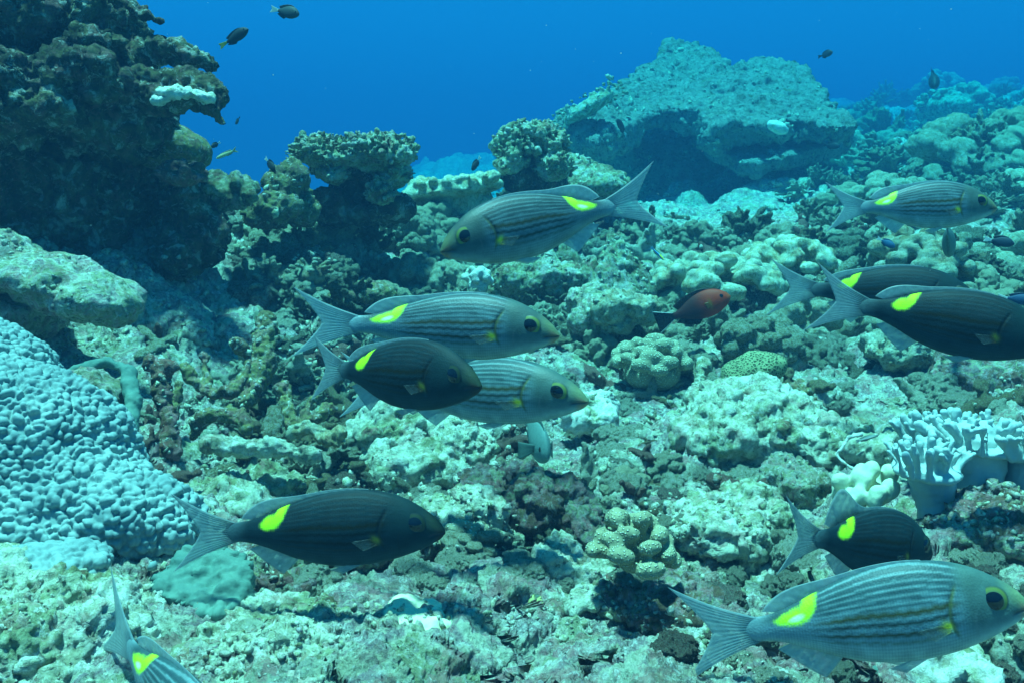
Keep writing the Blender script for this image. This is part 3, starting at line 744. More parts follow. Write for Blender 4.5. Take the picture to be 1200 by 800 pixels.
for i, (x, y) in enumerate([(706, 330), (724, 322), (688, 326), (665, 300), (645, 312), (745, 320), (720, 295)]):
    d = 2.75 + (320 - y) * .012
    pr = Prims()
    for k in range(4):
        T(pr, [(x + (k - 1.5) * 9 + q.uniform(-3, 3), y + 22, d), (x + (k - 1.5) * 6, y + q.uniform(-4, 8), d + .02), (x + (k - 1.5) * 4 + q.uniform(-2, 2), y - q.uniform(10, 26), d + .03)], [8, 6, 2.5])
    place('ridged_coral', pr, .006, [('fbm', .05, .010), ('dome', .016, .005)], 'branch', 'grey coral of upright pointed ridges below the tail of the top middle fish', 'coral', 'ridged corals below the top middle fish', seed=100 + i)

# leather corals at right
def leather(label, crown, stalk, fingers, seed, mat='leather'):
    q = random.Random(seed); pr = Prims()
    px, py, d, rx, ry, rd = crown
    E(pr, px, py, d, rx, ry * .7, rd)
    k = d / FPX
    st = Prims(); T(st, *stalk, seg=14)
    for i in range(fingers):
        s = math.sqrt((i + .6) / fingers); th = i * 2.39996 + q.uniform(-.3, .3)
        x = px + math.cos(th) * rx * s; dep = d - math.sin(th) * rd * s; y = py - ry * .15 + math.sin(th) * ry * .5 * s
        lean = math.cos(th) * s * q.uniform(14, 26); up = q.uniform(24, 42) * (1.05 - .40 * s); near = -math.sin(th) * s * .022
        r = q.uniform(3.6, 5.0)
        T(pr, [(x - lean * .2, y + 6, dep), (x + lean * .4, y - up * .5, dep + near * .5), (x + lean, y - up, dep + near)], [r * 1.2, r, r * .92], 9)
        if q.random() < .6:
            T(pr, [(x + lean * .5, y - up * .5, dep + near * .5), (x + lean * .6 + q.uniform(-13, 13), y - up * .95, dep + near - .008)], [r * .95, r * .8], 9)
    return place_parts('leather_coral', [('crown', pr, .0022, [('fbm', .05, .003), ('fbm', .012, .0010)], mat, 3), ('stalk', st, .003, [('fbm', .06, .006), ('fbm', .015, .0012)], mat, 4)], label, 'coral', seed)
leather('pale blue leather coral with many fingers on a thick smooth stalk', (1148, 522, 1.26, 52, 12, .05), ([(1142, 525, 1.26), (1142, 560, 1.26), (1136, 610, 1.25)], [36, 28, 34]), 34, 110)
leather('smaller pale leather coral leaning left with stubby fingers', (1085, 550, 1.20, 38, 16, .05), ([(1088, 552, 1.21), (1094, 585, 1.22), (1105, 615, 1.22)], [28, 22, 28]), 30, 111)
leather('leather coral cut by the right edge of the photo', (1215, 530, 1.24, 42, 12, .045), ([(1212, 535, 1.25), (1208, 565, 1.25), (1212, 600, 1.25)], [30, 26, 30]), 26, 112)
leather('back leather coral with spreading fingers behind the others', (1105, 520, 1.36, 46, 14, .05), ([(1105, 525, 1.36), (1105, 560, 1.36), (1105, 600, 1.36)], [34, 30, 36]), 32, 113)
pr = Prims(); q = random.Random(5)
for i in range(30):
    x = q.uniform(-1, 1); y = q.uniform(-1, 1)
    E(pr, 1014 + x * 30, 570 - x * 14 + y * 22, 1.25 + y * -.02 + q.uniform(-.02, .02), q.uniform(8, 12), q.uniform(10, 16), .012, q.uniform(-30, 30), 2)
place('lobed_coral', pr, .0024, [('fbm', .02, .0015)], 'lobed', 'cream green soft coral of rounded lobes left of the leather corals', 'coral', seed=114, smooth=3)
pr = Prims()
T(pr, [(1009, 509, 1.47), (994, 512, 1.47), (986, 526, 1.46), (979, 531, 1.46), (990, 543, 1.45), (1003, 551, 1.44)], [2.6, 2.2, 2.2, 2.6, 2, 1.6], 6)
place('coral_shard', pr, .0016, [('fbm', .01, .002)], 'sand', 'thin jagged white shard line on the rock above the lobed coral', 'coral', seed=115, smooth=2)

# ------------------------------------------------------------------ the many small heads and stones of the slope
def proto_knob(seed, r=1.0):
    q = random.Random(seed); pr = Prims()
    for i in range(26):
        z = q.uniform(.0, 1); th = q.uniform(0, 6.283); s = math.sqrt(1 - z * z)
        d = np.array([s * math.cos(th), s * math.sin(th), z * .8]); rr = q.uniform(.16, .24)
        pr.tube([d * .3, d * .85], [rr * .8, rr], 7)
    pr.ell((0, 0, 0), (.6, .6, .55), sub=2)
    return rough_up(pr.fuse('small_coral_head', .042, 1), [('dome', .16, .06), ('fbm', .12, .03)], seed)
def proto_branch(seed):
    q = random.Random(seed); pr = Prims()
    for i in range(24):
        th = q.uniform(0, 6.283); a = q.uniform(.1, 1.25); d = np.array([math.cos(th) * math.sin(a), math.sin(th) * math.sin(a), math.cos(a)])
        b = d * q.uniform(.5, .75); pr.tube([d * .05, b * .6, b], [.11, .095, .08], 6)
        for k in range(2):
            e2 = unit(d + np.array([q.uniform(-.7, .7) for _ in range(3)])); pr.tube([b, b + e2 * q.uniform(.2, .38)], [.08, .055], 6)
    pr.ell((0, 0, 0), (.35, .35, .25), sub=2)
    return rough_up(pr.fuse('small_branch_coral', .045, 0), [('fbm', .2, .05), ('fbm', .07, .02)], seed)
def proto_stone(seed):
    q = random.Random(seed); pr = Prims()
    for i in range(4): pr.ell([q.uniform(-.4, .4), q.uniform(-.4, .4), q.uniform(-.15, .25)], [q.uniform(.4, .75), q.uniform(.4, .7), q.uniform(.3, .55)], sub=2)
    return rough_up(pr.fuse('rubble_stone', .04, 2), [('fbm', .9, .22), ('dome', .38, .16), ('dome', .17, .09), ('fbm', .12, .06)], seed)
def proto_stick(seed):
    q = random.Random(seed); pr = Prims()
    a = np.array([-1, q.uniform(-.3, .3), .05]); b = np.array([0, q.uniform(-.2, .2), q.uniform(.1, .3)]); c = np.array([1, q.uniform(-.4, .4), q.uniform(0, .5)])
    pr.tube([a, b, c], [.16, .19, .14], 7); pr.tube([b, b + np.array([q.uniform(-.3, .5), q.uniform(-.6, .6), q.uniform(.3, .7)])], [.16, .12], 7)
    return rough_up(pr.fuse('coral_stick', .055, 2), [('fbm', .3, .09), ('dome', .18, .06)], seed)
KINDS = {
    'small_coral_head': ([proto_knob(s) for s in range(5)], ['knob', 'branch', 'knob', 'polyp', 'knob'], 'coral', 'small coral heads over the slope',
        'knobbly little coral head'),
    'small_branch_coral': ([proto_branch(s) for s in range(4)], ['branch', 'knob', 'dead', 'branch'], 'coral', 'small branching corals over the slope',
        'stubby little branching coral'),
    'rubble_stone': ([proto_stone(s) for s in range(6)], ['boulder', 'pale', 'red', 'boulder', 'pale', 'boulder'], 'stone', 'stones over the slope',
        'rough small stone'),
    'coral_stick': ([proto_stick(s) for s in range(4)], ['dead', 'pale', 'rose', 'branch'], 'coral', 'broken coral sticks over the slope',
        'broken coral stick'),
}
first = {}
for kn, (ms, mats, *_r) in KINDS.items():
    for i, m_ in enumerate(ms):
        m_.materials.clear(); m_.materials.append(M[mats[i]])
LOOK = {'knob': 'pale', 'branch': 'grey green', 'polyp': 'finely dotted', 'dead': 'brownish', 'pale': 'whitish', 'red': 'dark reddish', 'boulder': 'mossy', 'rose': 'pinkish'}
def strew(kind, n, area, size, seed, where, sink=.15, gap=.6, avoid=()):
    q = random.Random(seed); ms, mats, cat, grp, label = KINDS[kind]; k = 0; tries = 0
    while k < n and tries < n * 30:
        tries += 1
        px, py = q.uniform(area[0], area[2]), q.uniform(area[1], area[3])
        if any(a[0] < px < a[2] and a[1] < py < a[3] for a in avoid): continue
        g = ground(px, py)
        if g is None: continue
        p, nn, d = g
        if d > 30: continue
        s = q.uniform(*size) * (q.random() ** 1.3 * 1.1 + .45) * (d ** .55)
        i = q.randrange(len(ms))
        src = first.get((kind, i))
        if src is None:
            o = bpy.data.objects.new(kind, ms[i]); first[(kind, i)] = o
        else: o = src.copy()
        COL.objects.link(o)
        up = Vector(unit(nn * .5 + np.array([0, -.1, .6])))
        rot = up.to_track_quat('Z', 'Y').to_matrix() @ Matrix.Rotation(q.uniform(0, 6.283), 3, 'Z')
        sc = Vector((s * q.uniform(.8, 1.25), s * q.uniform(.8, 1.25), s * q.uniform(.75, 1.2)))
        o.matrix_world = Matrix.Translation(Vector(p - np.array([0, 0, s * sink]))) @ rot.to_4x4() @ Matrix.Diagonal((*sc, 1))
        tag(o, LOOK[mats[i]] + ' ' + label + ' ' + where, cat, grp); k += 1
NOGO = [(-80, 380, 265, 720), (0, 700, 420, 800), (400, 690, 720, 790), (960, 480, 1200, 640)]
CAVE = (690, 140, 945, 262)
NOGO.append(CAVE)
strew('small_coral_head', 120, (520, 215, 1230, 420), (.030, .052), 1, 'in the crowded coral field around the red fish', avoid=[CAVE])
strew('small_coral_head', 60, (300, 230, 640, 350), (.026, .045), 2, 'on the ridge below the table coral')
strew('small_coral_head', 50, (930, 100, 1230, 235), (.035, .065), 3, 'on the hazy slope right of the great boulder')
strew('small_coral_head', 40, (500, 420, 1200, 640), (.016, .032), 4, 'among the boulders of the middle foreground', avoid=NOGO)
strew('small_branch_coral', 110, (540, 220, 1230, 400), (.030, .050), 5, 'in the crowded coral field around the red fish', avoid=[CAVE])
strew('small_branch_coral', 50, (300, 240, 640, 420), (.022, .040), 6, 'on the ridge below the table coral')
strew('small_branch_coral', 40, (930, 110, 1230, 230), (.035, .06), 7, 'on the hazy slope right of the great boulder')
strew('small_branch_coral', 30, (200, 380, 420, 560), (.022, .04), 8, 'among the dead branches right of the bumpy coral', avoid=NOGO)
strew('rubble_stone', 110, (300, 350, 1230, 700), (.018, .036), 9, 'strewn between the middle boulders', avoid=NOGO)
strew('rubble_stone', 60, (160, 560, 1230, 800), (.012, .026), 10, 'strewn across the nearest ground', avoid=NOGO)
strew('rubble_stone', 70, (540, 120, 1230, 400), (.03, .05), 11, 'strewn over the crowded coral field on the right', avoid=[CAVE])
strew('rubble_stone', 30, (260, 250, 420, 400), (.02, .04), 12, 'on the sunny slope beside the dark overhang')
strew('coral_stick', 90, (180, 380, 900, 640), (.022, .042), 13, 'strewn between the middle boulders', avoid=NOGO[1:])
strew('coral_stick', 60, (180, 400, 420, 560), (.024, .05), 14, 'among the dead branches right of the bumpy coral', avoid=NOGO)
strew('coral_stick', 60, (640, 250, 1230, 480), (.03, .05), 15, 'strewn over the crowded coral field on the right')
strew('small_coral_head', 25, (960, 95, 1230, 190), (.06, .10), 21, 'on the hazy slope right of the great boulder')
strew('small_branch_coral', 60, (940, 95, 1240, 215), (.05, .085), 22, 'on the hazy slope right of the great boulder')
strew('rubble_stone', 26, (1230, 260, 1560, 700), (.03, .06), 23, 'beyond the right edge of the photo')
strew('coral_stick', 50, (1230, 260, 1560, 700), (.03, .06), 24, 'beyond the right edge of the photo')

# ------------------------------------------------------------------ crumbs of coral and tufts nobody could count
def crumbs(name, n, area, size, mat, seed, on, squash=(.5, 1.0), voff=0.0):
    q = np.random.default_rng(seed)
    dg = bpy.context.evaluated_depsgraph_get()
    b = bmesh.new(); bmesh.ops.create_icosphere(b, subdivisions=1, radius=1)
    bv = np.array([v.co[:] for v in b.verts]); bf = np.array([[v.index for v in f.verts] for f in b.faces]); b.free()
    VV, FF, CC = [], [], []
    for _ in range(n):
        px, py = q.uniform(area[0], area[2]), q.uniform(area[1], area[3])
        dr = Vector(unit(P(px, py, 1.0) - CAM))
        hit, loc, nn, fi, ob, mw = S.ray_cast(dg, Vector(CAM), dr, distance=14)
        if not hit or not ob.name.split('.')[0] in on: continue
        if nn.z < -.2: continue
        if perlin(np.array([loc[:]]) * 7.0, 90 + seed)[0] + q.normal() * .08 < .12: continue
        dd_ = (loc - Vector(CAM)).length
        s = q.uniform(*size) * (.4 + 1.2 * q.random() ** 2) * dd_ ** .8
        v = bv * (1 + .55 * q.normal(size=(len(bv), 1)) * .6) * np.array([1, q.uniform(.5, 1), q.uniform(*squash)])
        a = q.uniform(0, 6.28); c_, s_ = math.cos(a), math.sin(a)
        v = v @ np.array([[c_, s_, 0], [-s_, c_, 0], [0, 0, 1]])
        rm = np.array(Vector(nn).to_track_quat('Z', 'Y').to_matrix())
        v = (v * s) @ rm.T + np.array(loc) + np.array(nn) * s * voff
        FF.append(bf + len(VV) * len(bv)); VV.append(v); CC.append(np.full(len(bv), q.random()))
    me = mesh_from(name, np.concatenate(VV), np.concatenate(FF))
    fattr(me, 'cell', np.concatenate(CC))
    return tag(link(name, me, M[mat]), kind='stuff')
ON = {'seabed', 'boulder', 'dead_coral', 'rubble_stone', 'coral_stick', 'ridged_coral', 'crust_coral'}
M['crumb'] = reef_mat('coral_crumbs', [DARK, BRN, GREY, PALE, TURF, MAUVE, WHITE], 30.0, 200.0, 0.8, 0.003, 0.3, 0.2, 0.0, True)
crumbs('coral_rubble', 15000, (-60, 250, 1400, 830), (.0012, .0044), 'crumb', 5, ON)
crumbs('coral_rubble', 5000, (-60, 0, 1260, 300), (.002, .006), 'crumb', 6, ON | {'table_coral'})

# ------------------------------------------------------------------ fish
def curve(pts, u):
    x = np.array([p[0] for p in pts]); y = np.array([p[1] for p in pts])
    m = np.gradient(y, x)                                   # cubic Hermite through the points
    i = np.clip(np.searchsorted(x, u) - 1, 0, len(x) - 2); h = x[i + 1] - x[i]; t = np.clip((u - x[i]) / h, 0, 1)
    return ((2 * t**3 - 3 * t**2 + 1) * y[i] + (t**3 - 2 * t**2 + t) * h * m[i] + (-2 * t**3 + 3 * t**2) * y[i + 1] + (t**3 - t**2) * h * m[i + 1])

class Shape:
    """a fish of unit length along u (snout 0, fork of the tail 1); local x = .5-u, z up"""
    def __init__(s, top, bot, wid, bend=0.0): s.t, s.b, s.w, s.bend = top, bot, wid, bend
    def off(s, u): return s.bend * np.clip(u - .35, 0, 2) ** 2
    def pos(s, u, y, z): return np.stack([.5 - u + 0 * z, y + s.off(u) + 0 * z, z + 0 * u], -1)
    def half(s, u, v):
        a = np.arcsin(np.clip(2 * v - 1, -1, 1)); return curve(s.w, u) * np.cos(a) ** np.where(v > .5, 1.25, .9)
    def body(s, NU=300, NV=120, end=.975):
        u = np.concatenate([[0.0], .5 * (1 - np.cos(np.linspace(.05, math.pi * .985, NU - 1))) * end])
        u = np.sort(.35 * u + .65 * np.linspace(0, u[-1], NU))
        a = np.linspace(0, 2 * math.pi, NV, endpoint=False)
        zt, zb, w = curve(s.t, u), curve(s.b, u), curve(s.w, u)
        U = np.repeat(u, NV); A = np.tile(a, NU)
        sn, cs = np.sin(A), np.cos(A)
        Y = np.repeat(w, NV) * np.sign(cs) * np.abs(cs) ** np.where(sn > 0, 1.25, .9)
        Z = np.repeat((zt + zb) / 2, NV) + np.repeat((zt - zb) / 2, NV) * sn
        Vv = (sn + 1) / 2
        pinch = np.repeat(np.where(np.arange(NU) == 0, .02, np.where(np.arange(NU) == NU - 1, .05, 1.0)), NV)
        pinch = pinch * (1 - .85 * sstep(end - .055, end, U)) if end < .95 else pinch
        mid = np.repeat((zt + zb) / 2, NV)
        X = s.pos(U, Y * pinch, mid + (Z - mid) * pinch)
        i = np.arange(NU * NV).reshape(NU, NV); j = np.roll(i, -1, 1)
        F = np.stack([i[:-1].ravel(), i[1:].ravel(), j[1:].ravel(), j[:-1].ravel()], 1)
        return X, F, U, Vv

def sheet(sh, root, tip, n, m, th, bulge=None, y0=0.0, y1=0.0):
    """closed thin fin between a root line and a tip line, both given as (u, z) against s in 0..1"""
    s = np.linspace(0, 1, n); t = np.linspace(0, 1, m)
    r = np.array([root(x) for x in s]); q = np.array([tip(x) for x in s])
    Sg, Tg = np.meshgrid(s, t, indexing='ij')
    Ug = r[:, None, 0] * (1 - Tg) + q[:, None, 0] * Tg; Zg = r[:, None, 1] * (1 - Tg) + q[:, None, 1] * Tg
    if bulge: Zg = Zg + bulge(Sg, Tg)
    ray = .5 + .5 * np.sin(Sg * 2 * math.pi * (n / 4.0))
    Th = th * (1 - .75 * Tg) * (.7 + .5 * ray) * np.clip(np.minimum(Sg, 1 - Sg) * 30, .15, 1)
    Yc = y0 + (y1 - y0) * Tg
    A = sh.pos(Ug.ravel(), (Yc + Th).ravel(), Zg.ravel()); B = sh.pos(Ug.ravel(), (Yc - Th).ravel(), Zg.ravel())
    X = np.concatenate([A, B]); i = np.arange(n * m).reshape(n, m); o = n * m
    F = [np.stack([i[:-1, :-1], i[1:, :-1], i[1:, 1:], i[:-1, 1:]], -1).reshape(-1, 4)]
    F.append(F[0][:, ::-1] + o)
    rim = np.concatenate([i[:, 0], i[-1, 1:], i[-2::-1, -1], i[0, -2:0:-1]]); rn = np.roll(rim, -1)
    F.append(np.stack([rn, rim, rim + o, rn + o], 1))
    return X, np.concatenate(F), np.tile(Sg.ravel(), 2), np.tile(Tg.ravel(), 2), np.tile(ray.ravel(), 2)

def mixc(a, b, m): return a * (1 - m[:, None]) + np.asarray(b, float) * m[:, None]
def band(x, c, w): return np.exp(-((x - c) / w) ** 2)

def skin_mat(name, rough=.5, spec=.25, metal=.0, scales=True):
    t = NT(name)
    a = t.new('ShaderNodeAttribute', attribute_name='skin')
    tc = t.new('ShaderNodeTexCoord'); v = tc.outputs['Object']
    n = t.noise(v, 22, 6, .7)
    c = t.mix(t.ramp(n, [(.3, .22), (.6, .0)]), a.outputs['Color'], (.008, .02, .025), 'MIX')
    h = t.voro(v, 150 if scales else 60, 'SMOOTH_F1')
    t.bsdf(c, rough, t.bump(h, .10 if scales else .2, .003), spec, metal)
    return t.m
def fin_mat(name, alpha):
    t = NT(name)
    a = t.new('ShaderNodeAttribute', attribute_name='skin')
    p = t.new('ShaderNodeBsdfPrincipled'); p.inputs['Roughness'].default_value = .45
    t.l.new(a.outputs['Color'], p.inputs['Base Color'])
    tr = t.new('ShaderNodeBsdfTranslucent'); t.l.new(a.outputs['Color'], tr.inputs[0])
    x = t.new('ShaderNodeMixShader'); x.inputs[0].default_value = .5; t.l.new(p.outputs[0], x.inputs[1]); t.l.new(tr.outputs[0], x.inputs[2])
    tp = t.new('ShaderNodeBsdfTransparent'); y = t.new('ShaderNodeMixShader')
    nz = t.noise(t.new('ShaderNodeTexCoord').outputs['Object'], 40, 3, .6)
    t.l.new(t.ramp(nz, [(.3, max(0, alpha - .12)), (.7, min(1, alpha + .12))]), y.inputs[0])
    t.l.new(tp.outputs[0], y.inputs[1]); t.l.new(x.outputs[0], y.inputs[2]); t.l.new(y.outputs[0], t.out.inputs[0])
    return t.m
M['skin'] = skin_mat('fish_skin'); M['skin_shaded'] = skin_mat('shaded_fish_skin', .6, .10); M['skin_small'] = skin_mat('small_fish_skin', .6, .2, 0, False)  # second, duller skin is for striped fish painted as shaded
M['fin'] = fin_mat('fish_fin', .68); M['fin_clear'] = fin_mat('clear_fish_fin', .22); M['fin_solid'] = fin_mat('small_fish_fin', .92)
def plain(name, col, rough, spec=.5):
    t = NT(name); tc = t.new('ShaderNodeTexCoord')
    c = t.ramp(t.noise(tc.outputs['Object'], 60, 4, .6), [(.3, tuple(x * .8 for x in col)), (.7, col)])
    t.bsdf(c, rough, None, spec); return t.m
M['pupil'] = plain('fish_pupil', (.004, .005, .008), .08, .6)
t = NT('fish_iris'); a = t.new('ShaderNodeAttribute', attribute_name='skin'); t.bsdf(a.outputs['Color'], .35, None, .3); M['iris'] = t.m

def cap(r, b, n=28, m=7):
    """low dome of radius r, bulging b along +y"""
    X = []
    for k in range(m):
        q = r * k / (m - 1) if k else r * .002
        for j in range(n):
            th = 2 * math.pi * j / n; X.append((q * math.cos(th), b * (1 - (q / r) ** 2), q * math.sin(th)))
    i = np.arange(n * m).reshape(m, n); j = np.roll(i, -1, 1)
    return np.array(X), np.stack([i[:-1].ravel(), j[:-1].ravel(), j[1:].ravel(), i[1:].ravel()], 1)

def put(name, snout, fork, d0, d1, roll, kz, label, cat, group=None):
    a, b = P(*snout, d0), P(*fork, d1)
    x = unit(a - b); L = np.linalg.norm(a - b)
    up = UPV - x * (UPV @ x); z = unit(up); y = np.cross(z, x)
    rm = Matrix(((x[0], y[0], z[0]), (x[1], y[1], z[1]), (x[2], y[2], z[2]))) @ Matrix.Rotation(R(roll), 3, 'X')
    o = bpy.data.objects.new(name, None); COL.objects.link(o); o.empty_display_size = .02
    o.matrix_world = Matrix.Translation(Vector((a + b) / 2)) @ rm.to_4x4() @ Matrix.Diagonal((L, L, L * kz, 1))
    return tag(o, label, cat, group)

def part(name, X, F, mat, parent, col=None):
    me = mesh_from(name, X, F)
    if col is not None: cattr(me, 'skin', col)
    return link(name, me, M[mat], parent)

BREAM_T = [(0, -.012), (.015, .012), (.05, .052), (.10, .092), (.15, .123), (.21, .149), (.28, .166), (.36, .171), (.45, .165), (.54, .149), (.62, .124), (.70, .091), (.76, .066), (.82, .048), (.87, .043), (.94, .046)]
BREAM_B = [(0, -.026), (.015, -.044), (.05, -.066), (.10, -.090), (.16, -.112), (.23, -.132), (.32, -.147), (.42, -.150), (.52, -.140), (.62, -.112), (.70, -.080), (.76, -.058), (.82, -.043), (.87, -.040), (.94, -.043)]
BREAM_W = [(0, .010), (.02, .024), (.08, .046), (.15, .063), (.25, .077), (.36, .080), (.48, .073), (.60, .056), (.72, .036), (.82, .020), (.88, .012), (.94, .004)]
SPOT = (.60, .98, .01)

def bream_skin(U, V_, Y, dark, tone=1.0):
    n = len(U)
    back = np.array((.04, .08, .085)); flank = np.array((.15, .24, .28)); belly = np.array((.28, .36, .35))
    if dark: back, flank, belly = np.array((.006, .020, .026)), np.array((.008, .022, .029)), np.array((.016, .036, .042))  # same fish turned from the light: its shade put into the colours
    c = np.tile(back, (n, 1)); c = mixc(c, flank, sstep(.86, .50, V_)); c = mixc(c, belly, sstep(.40, .04, V_))
    body = sstep(.20, .27, U + .05 * (V_ - .5)) * (1 - sstep(.80, .90, U))
    # fine dark lines along the back, beaded by the scales
    ph = (V_ + .015 * np.sin(U * 9)) * 15.5 + .02 * np.sin(U * 210) + .25 * np.sin(U * 13)
    ln = sstep(-.25, .45, np.sin(2 * math.pi * ph * .98)) * sstep(.585, .63, V_) * (1 - .45 * sstep(.97, 1, V_)) * (1 - sstep(.62, .70, U))
    c = mixc(c, (.030, .060, .070) if not dark else (.012, .018, .02), ln * body * .92)
    pale = sstep(.35, .9, -np.sin(2 * math.pi * ph * .98)) * sstep(.585, .63, V_) * (1 - sstep(.62, .70, U))
    c = mixc(c, (.16, .24, .255) if not dark else (.020, .034, .039), pale * body * .8)
    wv = .012 * np.sin(U * 21) + .006 * np.sin(U * 160)
    for vc, w, col, am in ((.555, .036, (.055, .045, .004), 1), (.455, .026, (.015, .025, .018), 1), (.345, .024, (.045, .038, .004), 1), (.255, .014, (.09, .10, .04), .7), (.66, .014, (.12, .13, .03), .0)):
        if dark: col = tuple(x * .22 for x in col)
        c = mixc(c, col, band(V_ + wv + .05 * (U - .45), vc, w) * body * am * (1 - sstep(.60, .74, U)) )
    # head: greyish green, yellow along the snout, reddish lips, line of the gill cover
    head = 1 - sstep(.19, .25, U)
    c = mixc(c, (.07, .115, .10) if not dark else (.008, .024, .027), head * .85 * sstep(.05, .40, V_))
    c = mixc(c, (.17, .20, .09) if not dark else (.03, .04, .02), (1 - sstep(.03, .11, U)) * sstep(.35, .7, V_) * .8)
    c = mixc(c, (.36, .19, .10) if not dark else (.045, .03, .02), (1 - sstep(.02, .055, U)) * (1 - sstep(.45, .75, V_)) * .85)
    mouth = band(V_, .40 - U * 1.2, .05) * (1 - sstep(.055, .075, U))
    c = mixc(c, (.05, .04, .04), mouth * .8)
    gill = band(U, .235 + .028 * np.cos((V_ - .45) * 5.2), .0065) * sstep(.16, .28, V_) * (1 - sstep(.70, .82, V_))
    c = mixc(c, (.10, .11, .04) if not dark else (.012, .015, .015), gill * .9)
    pre = band(U, .168 + .02 * np.cos((V_ - .3) * 5), .004) * sstep(.1, .2, V_) * (1 - sstep(.4, .5, V_))
    c = mixc(c, (.16, .2, .2) if not dark else (.015, .02, .02), pre * .6)
    sc = np.sin(U * 330 + (V_ - .5) * 75) * np.sin(U * 330 - (V_ - .5) * 75)
    c = c * (1 + .22 * sc * sstep(.16, .24, U) * (1 - sstep(.85, .92, U)))[:, None]
    c = c * (1 + .25 * fbm(np.stack([U * 14, V_ * 5, 0 * U + len(c) % 7 + (3 if dark else 0)], 1), 3, 5))[:, None]
    c = c * tone
    # the gold spot under the end of the dorsal fin
    q1, q2 = ((.700, .034), (.750, .060)) if not dark else ((.680, .030), (.715, .046))
    e_ = np.minimum(((U - q1[0] + .10 * (V_ - .8)) / q1[1]) ** 2 + ((V_ - .82) / .30) ** 2, ((U - q2[0]) / q2[1]) ** 2 + ((V_ - .73) / .21) ** 2)
    e_ = e_ + .22 * sc + .30 * fbm(np.stack([U * 30, V_ * 6, U * 0 + .3], 1), 2, 8)
    c = mixc(c, SPOT, 1 - sstep(.12, 1.30, e_))
    if not dark:
        w_ = ((U - .735) / .028) ** 2 + ((V_ - .70 + .8 * (U - .735)) / .075) ** 2  # white core: glint of light painted over the gold
        c = mixc(c, (.95, .95, .70), (1 - sstep(.0, 1.5, w_)) * .8)
    c = mixc(c, (.22, .32, .34) if not dark else (.08, .12, .13), sstep(.80, .90, U) * .9)
    c = mixc(c, (.80, .70, .01) if not dark else (.25, .22, .02), np.exp(-((U - .276) / .016) ** 2 - ((V_ - .36 - 1.5 * (U - .276)) / .045) ** 2) * .95)
    return c

